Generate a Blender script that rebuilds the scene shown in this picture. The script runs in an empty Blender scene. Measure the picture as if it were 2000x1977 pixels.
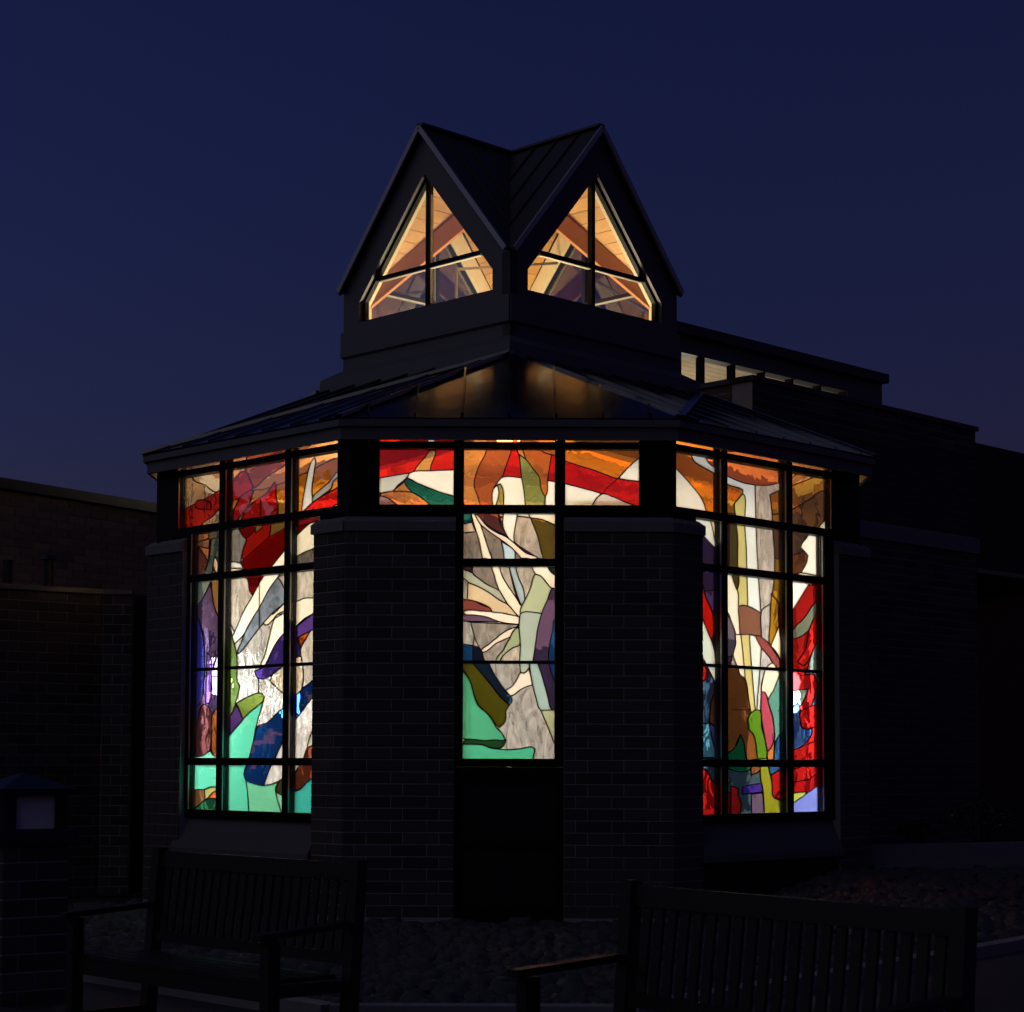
import bpy, bmesh, math, random
import numpy as np
from mathutils import Vector, Matrix
from mathutils.geometry import delaunay_2d_cdt
random.seed(7)
SC = bpy.context.scene
COL = SC.collection
R = math.radians

# ------------------------------------------------------------------ camera
LENS = 67.8; SHIFT_Y = 0.1408; EYE = 1.35
cam_d = bpy.data.cameras.new('camera'); cam = bpy.data.objects.new('camera', cam_d); COL.objects.link(cam)
cam_d.lens = LENS; cam_d.sensor_width = 36; cam_d.shift_y = SHIFT_Y; cam_d.clip_end = 2000; cam_d.clip_start = .05
CAMM = Matrix.Translation((0, 0, EYE)) @ Matrix.Rotation(R(90 + 3.3), 4, 'X') @ Matrix.Rotation(R(0.2), 4, 'Z')
cam.matrix_world = CAMM
SC.camera = cam

# ------------------------------------------------------------------ dusk sky, afterglow
world = bpy.data.worlds.new('World'); SC.world = world; world.use_nodes = True
wn = world.node_tree
sky = wn.nodes.new('ShaderNodeTexSky'); sky.sky_type = 'NISHITA'; sky.sun_disc = False
SUN_EL, SUN_ROT = R(-1.0), R(276)
sky.sun_elevation = SUN_EL; sky.sun_rotation = SUN_ROT; sky.dust_density = .3; sky.ozone_density = 3.6
tint = wn.nodes.new('ShaderNodeMix'); tint.data_type = 'RGBA'; tint.blend_type = 'MULTIPLY'; tint.inputs[0].default_value = 1
tint.inputs[7].default_value = (1.04, .65, 1, 1)
wn.links.new(sky.outputs[0], tint.inputs[6]); wn.links.new(tint.outputs[2], wn.nodes['Background'].inputs[0])
wn.nodes['Background'].inputs[1].default_value = .18
sl = bpy.data.lights.new('afterglow', 'SUN'); sl.energy = .16; sl.angle = R(100); sl.color = (1, .95, .93)
so = bpy.data.objects.new('afterglow', sl); COL.objects.link(so)
so.rotation_euler = Vector((.85, .38, -.45)).to_track_quat('-Z', 'Y').to_euler()
SC.view_settings.view_transform = 'Standard'; SC.view_settings.look = 'None'
SC.view_settings.exposure = 0; SC.view_settings.gamma = 1; SC.view_settings.use_curve_mapping = False
SC.cycles.max_bounces = 10; SC.cycles.transparent_max_bounces = 24; SC.cycles.transmission_bounces = 10
SC.cycles.sample_clamp_indirect = 6.0; SC.cycles.caustics_reflective = False; SC.cycles.caustics_refractive = True

# ------------------------------------------------------------------ helpers
def lin(c):
    out = []
    for v in c:
        v = v / 255
        out.append(v / 12.92 if v <= .04045 else ((v + .055) / 1.055) ** 2.4)
    return tuple(out)

def ray(px, py):
    k = 36 / LENS
    d = Vector(((px / 2000 - .5) * k, (-(py - 988.5) / 2000 + SHIFT_Y) * k, -1))
    return (CAMM.to_3x3() @ d).normalized()
CP = Vector((0, 0, EYE))
def at_y(px, py, Y):                      # a photo point at depth Y
    d = ray(px, py); return CP + d * (Y / d.y)
def on_plane(px, py, p, n):
    d = ray(px, py); return CP + d * ((p - CP).dot(n) / d.dot(n))

class Frame:                              # u along a wall, o outward, z up
    def __init__(s, org, u):
        s.o = Vector((org[0], org[1], 0)); s.u = Vector((u[0], u[1], 0)).normalized()
        s.n = Vector((s.u.y, -s.u.x, 0))
        s.m = Matrix(((s.u.x, -s.n.x, 0, s.o.x), (s.u.y, -s.n.y, 0, s.o.y), (0, 0, 1, 0), (0, 0, 0, 1)))  # x=u, y=inward, z
    def P(s, u, o, z): return s.o + s.u * u + s.n * o + Vector((0, 0, z))
    def px(s, px, py, o=0.):
        p = on_plane(px, py, s.o + s.n * o, s.n); return ((p - s.o).dot(s.u), p.z)

def set_tag(o, label=None, cat=None, group=None, kind=None):
    if label: o['label'] = label
    if cat: o['category'] = cat
    if group: o['group'] = group
    if kind: o['kind'] = kind
    return o

def obj(name, verts, faces, mats, parent=None, midx=None, smooth=False):
    me = bpy.data.meshes.new(name); me.from_pydata([tuple(v) for v in verts], [], faces)
    for m in (mats if isinstance(mats, (list, tuple)) else [mats]): me.materials.append(m)
    if midx is not None: me.polygons.foreach_set('material_index', midx)
    if smooth: me.polygons.foreach_set('use_smooth', [True] * len(me.polygons))
    me.update()
    bm = bmesh.new(); bm.from_mesh(me); bmesh.ops.recalc_face_normals(bm, faces=bm.faces); bm.to_mesh(me); bm.free()
    o = bpy.data.objects.new(name, me); COL.objects.link(o)
    if parent: o.parent = parent
    return o

def empty(name, loc=(0, 0, 0), rz=0):
    o = bpy.data.objects.new(name, None); COL.objects.link(o); o.location = loc; o.rotation_euler.z = rz
    o.empty_display_size = .1
    return o

BF = [(0, 3, 2, 1), (4, 5, 6, 7), (0, 1, 5, 4), (1, 2, 6, 5), (2, 3, 7, 6), (3, 0, 4, 7)]
class MB:                                 # collects shapes for one mesh
    def __init__(s): s.v = []; s.f = []; s.mi = []
    def hexa(s, pts, mi=0):               # 4 bottom + 4 top
        k = len(s.v); s.v += [tuple(p) for p in pts]; s.f += [tuple(k + i for i in f) for f in BF]; s.mi += [mi] * 6; return s
    def box(s, x0, x1, y0, y1, z0, z1, mi=0):
        return s.hexa([(x0, y0, z0), (x1, y0, z0), (x1, y1, z0), (x0, y1, z0), (x0, y0, z1), (x1, y0, z1), (x1, y1, z1), (x0, y1, z1)], mi)
    def fbox(s, F, u0, u1, o0, o1, z0, z1, mi=0):
        return s.hexa([F.P(u0, o1, z0), F.P(u1, o1, z0), F.P(u1, o0, z0), F.P(u0, o0, z0), F.P(u0, o1, z1), F.P(u1, o1, z1), F.P(u1, o0, z1), F.P(u0, o0, z1)], mi)
    def slab(s, pts, thick, mi=0):        # polygon extruded by vector or along -normal
        pts = [Vector(p) for p in pts]; n = len(pts)
        if not isinstance(thick, Vector):
            nn = Vector((0, 0, 0))
            for i in range(n): nn += pts[i].cross(pts[(i + 1) % n])
            thick = nn.normalized() * -thick
        k = len(s.v); s.v += [tuple(p) for p in pts] + [tuple(p + thick) for p in pts]
        s.f += [tuple(range(k, k + n)), tuple(range(k + 2 * n - 1, k + n - 1, -1))]
        s.f += [(k + i, k + n + i, k + n + (i + 1) % n, k + (i + 1) % n) for i in range(n)]; s.mi += [mi] * (n + 2); return s
    def bar(s, a, b, w, h, up=Vector((0, 0, 1)), mi=0, drop=0.):   # beam from a to b
        a, b = Vector(a), Vector(b); d = (b - a).normalized(); x = d.cross(up).normalized(); y = x.cross(d).normalized()
        a = a - y * drop; b = b - y * drop
        q = [(-w / 2, -h / 2), (w / 2, -h / 2), (w / 2, h / 2), (-w / 2, h / 2)]
        return s.hexa([a + x * i + y * j for i, j in q] + [b + x * i + y * j for i, j in q], mi)
    def lathe(s, c, prof, seg=14, mi=0):
        k = len(s.v); c = Vector(c)
        for r, z in prof:
            for i in range(seg):
                t = 2 * math.pi * i / seg; s.v.append((c.x + r * math.cos(t), c.y + r * math.sin(t), c.z + z))
        for j in range(len(prof) - 1):
            for i in range(seg):
                s.f.append((k + j * seg + i, k + j * seg + (i + 1) % seg, k + (j + 1) * seg + (i + 1) % seg, k + (j + 1) * seg + i)); s.mi.append(mi)
        s.f.append(tuple(range(k + seg - 1, k - 1, -1))); s.f.append(tuple(range(k + (len(prof) - 1) * seg, k + len(prof) * seg))); s.mi += [mi, mi]
        return s
    def build(s, name, mats, parent=None, **kw): return obj(name, s.v, s.f, mats, parent, s.mi, **kw)

# ------------------------------------------------------------------ materials
MATS = {}
def new_mat(name):
    m = bpy.data.materials.new(name); m.use_nodes = True; nt = m.node_tree; nt.nodes.clear()
    out = nt.nodes.new('ShaderNodeOutputMaterial'); MATS[name] = m
    return m, nt, out
def N(nt, t, **kw):
    n = nt.nodes.new(t)
    for k, v in kw.items():
        if k[0] == 'i' and k[1:].isdigit(): n.inputs[int(k[1:])].default_value = v
        else: setattr(n, k, v)
    return n
def mix_rgb(nt, f, a, b, blend='MIX'):
    n = nt.nodes.new('ShaderNodeMix'); n.data_type = 'RGBA'; n.blend_type = blend
    for s, v in ((0, f), (6, a), (7, b)):
        if isinstance(v, (int, float)): n.inputs[s].default_value = v
        elif isinstance(v, tuple): n.inputs[s].default_value = tuple(v) + ((1,) if len(v) == 3 else ())
        else: nt.links.new(v, n.inputs[s])
    return n.outputs[2]

def surf(name, c1, c2, scale=6., rough=.6, metal=0., bump=.15, bscale=60., stretch=(1, 1, 1), rnd=.0, spec=.4):
    m, nt, out = new_mat(name)
    p = N(nt, 'ShaderNodeBsdfPrincipled'); p.inputs['Roughness'].default_value = rough; p.inputs['Metallic'].default_value = metal
    p.inputs['Specular IOR Level'].default_value = spec
    tc = N(nt, 'ShaderNodeTexCoord'); mp = N(nt, 'ShaderNodeMapping'); mp.inputs['Scale'].default_value = stretch
    nt.links.new(tc.outputs['Object'], mp.inputs[0])
    n1 = N(nt, 'ShaderNodeTexNoise'); n1.inputs['Scale'].default_value = scale; n1.inputs['Detail'].default_value = 6
    nt.links.new(mp.outputs[0], n1.inputs[0])
    col = mix_rgb(nt, n1.outputs[0], c1, c2)
    if rnd:
        oi = N(nt, 'ShaderNodeObjectInfo'); mr = N(nt, 'ShaderNodeMapRange'); mr.inputs[3].default_value = 1 - rnd; mr.inputs[4].default_value = 1 + rnd
        nt.links.new(oi.outputs['Random'], mr.inputs[0])
        hs = N(nt, 'ShaderNodeHueSaturation'); nt.links.new(mr.outputs[0], hs.inputs['Value']); nt.links.new(col, hs.inputs['Color']); col = hs.outputs[0]
    nt.links.new(col, p.inputs['Base Color'])
    n2 = N(nt, 'ShaderNodeTexNoise'); n2.inputs['Scale'].default_value = bscale; n2.inputs['Detail'].default_value = 4
    nt.links.new(mp.outputs[0], n2.inputs[0])
    b = N(nt, 'ShaderNodeBump'); b.inputs['Strength'].default_value = bump; b.inputs['Distance'].default_value = .01
    nt.links.new(n2.outputs[0], b.inputs['Height']); nt.links.new(b.outputs[0], p.inputs['Normal'])
    rr = N(nt, 'ShaderNodeMapRange'); rr.inputs[3].default_value = rough * .8; rr.inputs[4].default_value = min(1, rough * 1.2)
    nt.links.new(n1.outputs[0], rr.inputs[0]); nt.links.new(rr.outputs[0], p.inputs['Roughness'])
    nt.links.new(p.outputs[0], out.inputs[0])
    return m

M = {}
M['brick'] = surf('dark_brick', (.055, .045, .042), (.085, .070, .062), 14, .85, bump=.5, bscale=90, rnd=.38)
M['mortar'] = surf('mortar', (.30, .29, .29), (.38, .37, .36), 20, .9, bump=.4, bscale=120)
M['tanbrick'] = surf('tan_brick', (.27, .215, .14), (.34, .275, .18), 10, .85, bump=.5, bscale=90, rnd=.2)
M['stone'] = surf('cast_stone', (.16, .156, .156), (.24, .235, .23), 9, .8, bump=.3, bscale=70)
M['sill'] = surf('dark_sill_stone', (.10, .098, .10), (.14, .137, .14), 8, .8, bump=.3, bscale=60)
M['frame'] = surf('black_aluminium', (.008, .008, .009), (.013, .013, .014), 5, .5, 0, .03, 40, spec=.10)
M['reveal'] = surf('anodised_reveal', (.42, .40, .37), (.50, .48, .44), 5, .30, .25, .03, 40)
M['siding'] = surf('painted_siding', (.105, .10, .11), (.125, .12, .13), 3, .55, 0, .05, 30)
M['fascia'] = surf('fascia_paint', (.12, .112, .12), (.145, .135, .145), 3, .5, 0, .05, 30)
M['flash'] = surf('flashing_metal', (.34, .33, .38), (.42, .41, .46), 4, .45, .3, .05, 30)
M['roof'] = surf('dark_bronze_roof', (.15, .147, .144), (.21, .206, .20), 2.5, .16, 1., .12, 4)
M['lantroof'] = surf('dark_roof_metal', (.05, .045, .05), (.07, .065, .07), 3, .5, .4, .1, 5)
M['dark'] = surf('dark_panel', (.006, .006, .007), (.010, .010, .011), 4, .35, 0, .04, 20)
M['soffit'] = surf('soffit_paint', (.45, .42, .36), (.52, .48, .42), 5, .6, 0, .05, 30)
M['pine'] = surf('pine_plank', (.40, .205, .055), (.60, .35, .11), 2.2, .5, 0, .08, 25, (2.5, 16, 16), rnd=.12)
M['beam'] = surf('fir_beam', (.34, .13, .045), (.46, .20, .07), 2, .5, 0, .08, 25, (3, 14, 14))
M['cream'] = surf('cream_plaster', (.60, .52, .33), (.66, .57, .37), 3, .75, 0, .05, 40)
M['intwall'] = surf('interior_brick', (.030, .019, .015), (.060, .036, .027), 3, .8, 0, .3, 30)
M['plaster'] = surf('tan_plaster', (.20, .15, .11), (.27, .21, .15), 2, .7, 0, .1, 30)
M['floor'] = surf('interior_floor', (.09, .07, .05), (.12, .09, .07), 3, .5)
M['lead'] = surf('lead_came', (.006, .006, .006), (.010, .010, .010), 20, .5, 0, .1, 50)
M['soil'] = surf('soil', (.030, .027, .025), (.055, .05, .046), 3, .95, 0, .8, 20)
M['paving'] = surf('paving', (.030, .029, .030), (.045, .043, .044), 1.5, .8, 0, .3, 40)
M['kerb'] = surf('kerb_concrete', (.20, .195, .20), (.26, .25, .26), 6, .85, 0, .4, 60)
M['rock'] = surf('river_rock', (.03, .03, .033), (.09, .087, .092), 2.5, .75, 0, .2, 30)
M['wood'] = surf('weathered_teak', (.010, .0085, .007), (.018, .015, .012), 3, .5, 0, .15, 30, (2, 20, 20), rnd=.15)
M['lampglass'] = surf('frosted_lamp_glass', (.74, .74, .74), (.82, .82, .82), 3, .4, 0, .03, 30)
M['bluecap'] = surf('blue_black_metal', (.018, .020, .040), (.026, .030, .060), 6, .4, .2, .1, 40)
M['leaf'] = surf('shrub_leaf', (.04, .05, .03), (.09, .10, .06), 3, .6, 0, .1, 30)
M['gravelroof'] = surf('flat_roof', (.02, .02, .02), (.03, .03, .03), 3, .9)
M['pipe'] = surf('steel_pipe', (.35, .33, .28), (.42, .40, .34), 3, .35, .7, .03, 30)

def emit(name, col, k):
    m, nt, out = new_mat(name); e = N(nt, 'ShaderNodeEmission'); e.inputs[0].default_value = tuple(col) + (1,); e.inputs[1].default_value = k
    nt.links.new(e.outputs[0], out.inputs[0]); return m

m, nt, out = new_mat('clear_back')       # the inner skin of a pane: clear
t = N(nt, 'ShaderNodeBsdfTransparent'); nt.links.new(t.outputs[0], out.inputs[0]); M['clear'] = m

m, nt, out = new_mat('window_glass')     # clear glazing: see-through with a mirror share
t = N(nt, 'ShaderNodeBsdfTransparent'); t.inputs[0].default_value = (.96, .97, .96, 1)
g = N(nt, 'ShaderNodeBsdfGlossy'); g.inputs['Roughness'].default_value = .01
fr = N(nt, 'ShaderNodeLayerWeight'); fr.inputs[0].default_value = .5
pw = N(nt, 'ShaderNodeMath', operation='POWER', i1=4.); nt.links.new(fr.outputs['Facing'], pw.inputs[0])
mu = N(nt, 'ShaderNodeMath', operation='MULTIPLY_ADD', i1=.86, i2=.12); nt.links.new(pw.outputs[0], mu.inputs[0])
ms = N(nt, 'ShaderNodeMixShader'); nt.links.new(mu.outputs[0], ms.inputs[0]); nt.links.new(t.outputs[0], ms.inputs[1]); nt.links.new(g.outputs[0], ms.inputs[2])
nt.links.new(ms.outputs[0], out.inputs[0]); M['glazing'] = m

GM = {}
def glass_mat(kind, c):
    key = (kind, c)
    if key in GM: return GM[key]
    m, nt, out = new_mat({'O': 'opal_glass', 'C': 'cathedral_glass', 'T': 'textured_glass', 'W': 'wispy_glass', 'R': 'ripple_glass'}[kind])
    L = lin(c)
    tc = N(nt, 'ShaderNodeTexCoord')
    def noise(scale, detail=3, dist=0., st=(1, 1, 1)):
        mp = N(nt, 'ShaderNodeMapping'); mp.inputs['Scale'].default_value = st; nt.links.new(tc.outputs['Object'], mp.inputs[0])
        n = N(nt, 'ShaderNodeTexNoise'); n.inputs['Scale'].default_value = scale; n.inputs['Detail'].default_value = detail; n.inputs['Distortion'].default_value = dist
        nt.links.new(mp.outputs[0], n.inputs[0]); return n.outputs[0]
    def ramp(v, a, b, lo=.35, hi=.65):
        r = N(nt, 'ShaderNodeMapRange'); nt.links.new(v, r.inputs[0]); r.inputs[1].default_value = lo; r.inputs[2].default_value = hi
        r.inputs[3].default_value = a; r.inputs[4].default_value = b; return r.outputs[0]
    def scaled(k): return tuple(min(1, x * k) for x in L)
    if kind == 'O':
        col = mix_rgb(nt, ramp(noise(2.2, 2), 0, 1), scaled(.93), scaled(1.04))
        tr = N(nt, 'ShaderNodeBsdfTranslucent'); nt.links.new(col, tr.inputs[0])
        df = N(nt, 'ShaderNodeBsdfDiffuse'); nt.links.new(col, df.inputs[0])
        a = N(nt, 'ShaderNodeMixShader'); a.inputs[0].default_value = .12
        nt.links.new(tr.outputs[0], a.inputs[1]); nt.links.new(df.outputs[0], a.inputs[2]); body = a.outputs[0]
        bump = None
    elif kind == 'W':
        col = mix_rgb(nt, ramp(noise(9, 5, 1.2), 0, 1, .3, .7), scaled(.45), scaled(1.35))
        tr = N(nt, 'ShaderNodeBsdfTranslucent'); nt.links.new(col, tr.inputs[0]); body = tr.outputs[0]; bump = None
    else:
        amt, bs, st, ior, ro, dist = {'C': (.35, 4, (1, 1, 1), 1.35, .01, .02), 'T': (.8, 15, (1, 1, .6), 1.45, .03, .02), 'R': (.9, 7, (1, 1, .5), 1.45, .02, .03)}[kind]
        h = noise(bs, {'C': 2, 'T': 5, 'R': 2}[kind], {'C': .8, 'T': 1.2, 'R': 2.6}[kind], st)
        b = N(nt, 'ShaderNodeBump'); b.inputs['Strength'].default_value = amt; b.inputs['Distance'].default_value = dist
        nt.links.new(h, b.inputs['Height']); bump = b
        rf = N(nt, 'ShaderNodeBsdfRefraction'); rf.inputs[0].default_value = (1, 1, 1, 1)
        rf.inputs['IOR'].default_value = ior; rf.inputs['Roughness'].default_value = ro; nt.links.new(b.outputs[0], rf.inputs['Normal']); body = rf.outputs[0]
    gl = N(nt, 'ShaderNodeBsdfGlossy'); gl.inputs['Roughness'].default_value = .08
    if bump: nt.links.new(bump.outputs[0], gl.inputs['Normal'])
    f = N(nt, 'ShaderNodeMixShader'); f.inputs[0].default_value = .03
    nt.links.new(body, f.inputs[1]); nt.links.new(gl.outputs[0], f.inputs[2]); nt.links.new(f.outputs[0], out.inputs[0])
    GM[key] = m; return m

GB = {}
def glass_back(kind, c):
    """the room side of a pane: coloured body that passes most light straight and scatters a share"""
    if kind in 'OW': return M['clear']
    key = (kind, c)
    if key in GB: return GB[key]
    m, nt, out = new_mat('glass_body'); L = lin(c); mx = max(L)
    tc = N(nt, 'ShaderNodeTexCoord'); n = N(nt, 'ShaderNodeTexNoise'); n.inputs['Scale'].default_value = {'C': 4, 'T': 16, 'R': 9}[kind]
    n.inputs['Detail'].default_value = 4; n.inputs['Distortion'].default_value = 2.2 if kind == 'R' else 1.0
    mp = N(nt, 'ShaderNodeMapping'); mp.inputs['Scale'].default_value = (1, 1, .4) if kind in 'TR' else (1, 1, 1); nt.links.new(tc.outputs['Object'], mp.inputs[0]); nt.links.new(mp.outputs[0], n.inputs[0])
    r = N(nt, 'ShaderNodeMapRange'); nt.links.new(n.outputs[0], r.inputs[0]); r.inputs[1].default_value = .3; r.inputs[2].default_value = .72
    tw, lo, hi = {'C': (.10, .75, 1.2), 'T': (.58, .55, 1.5), 'R': (.36, .5, 1.8)}[kind]  # wide lo-hi spread paints sparkle into the textured and rippled colour
    r.inputs[3].default_value = lo; r.inputs[4].default_value = hi
    col = mix_rgb(nt, 1., tuple(L), r.outputs[0], 'MULTIPLY')
    tr = N(nt, 'ShaderNodeBsdfTranslucent'); nt.links.new(col, tr.inputs[0])
    k = min(1, mx ** .5 * 1.15) if kind == 'C' else min(1, mx ** .35)
    tint = tuple(min(1, (x / mx) ** .9 * k) for x in L)
    rf = N(nt, 'ShaderNodeBsdfRefraction'); rf.inputs[0].default_value = tint + (1,); rf.inputs['IOR'].default_value = {'C': 1.35, 'T': 1.45, 'R': 1.45}[kind]
    rf.inputs['Roughness'].default_value = 0
    a = N(nt, 'ShaderNodeMixShader'); a.inputs[0].default_value = 1 - tw; nt.links.new(tr.outputs[0], a.inputs[1]); nt.links.new(rf.outputs[0], a.inputs[2])
    nt.links.new(a.outputs[0], out.inputs[0]); GB[key] = m; return m
# ------------------------------------------------------------------ stained glass designs (outlines as drawn on each window, back to front)
ZT = {'A': (320, 840, .2094), 'B': (340, 1200, .22), 'C': (720, 840, .29), 'D': (860, 1080, .22), 'E': (1290, 840, .2094), 'F': (1340, 1180, .2304), 'G': (340, 980, .15528)}
def pts(key, s):
    ox, oy, k = ZT[key]; out = []
    for q in s.split():
        x, y = q.split(','); out.append((ox + float(x) * k, oy + float(y) * k))
    return out

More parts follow.
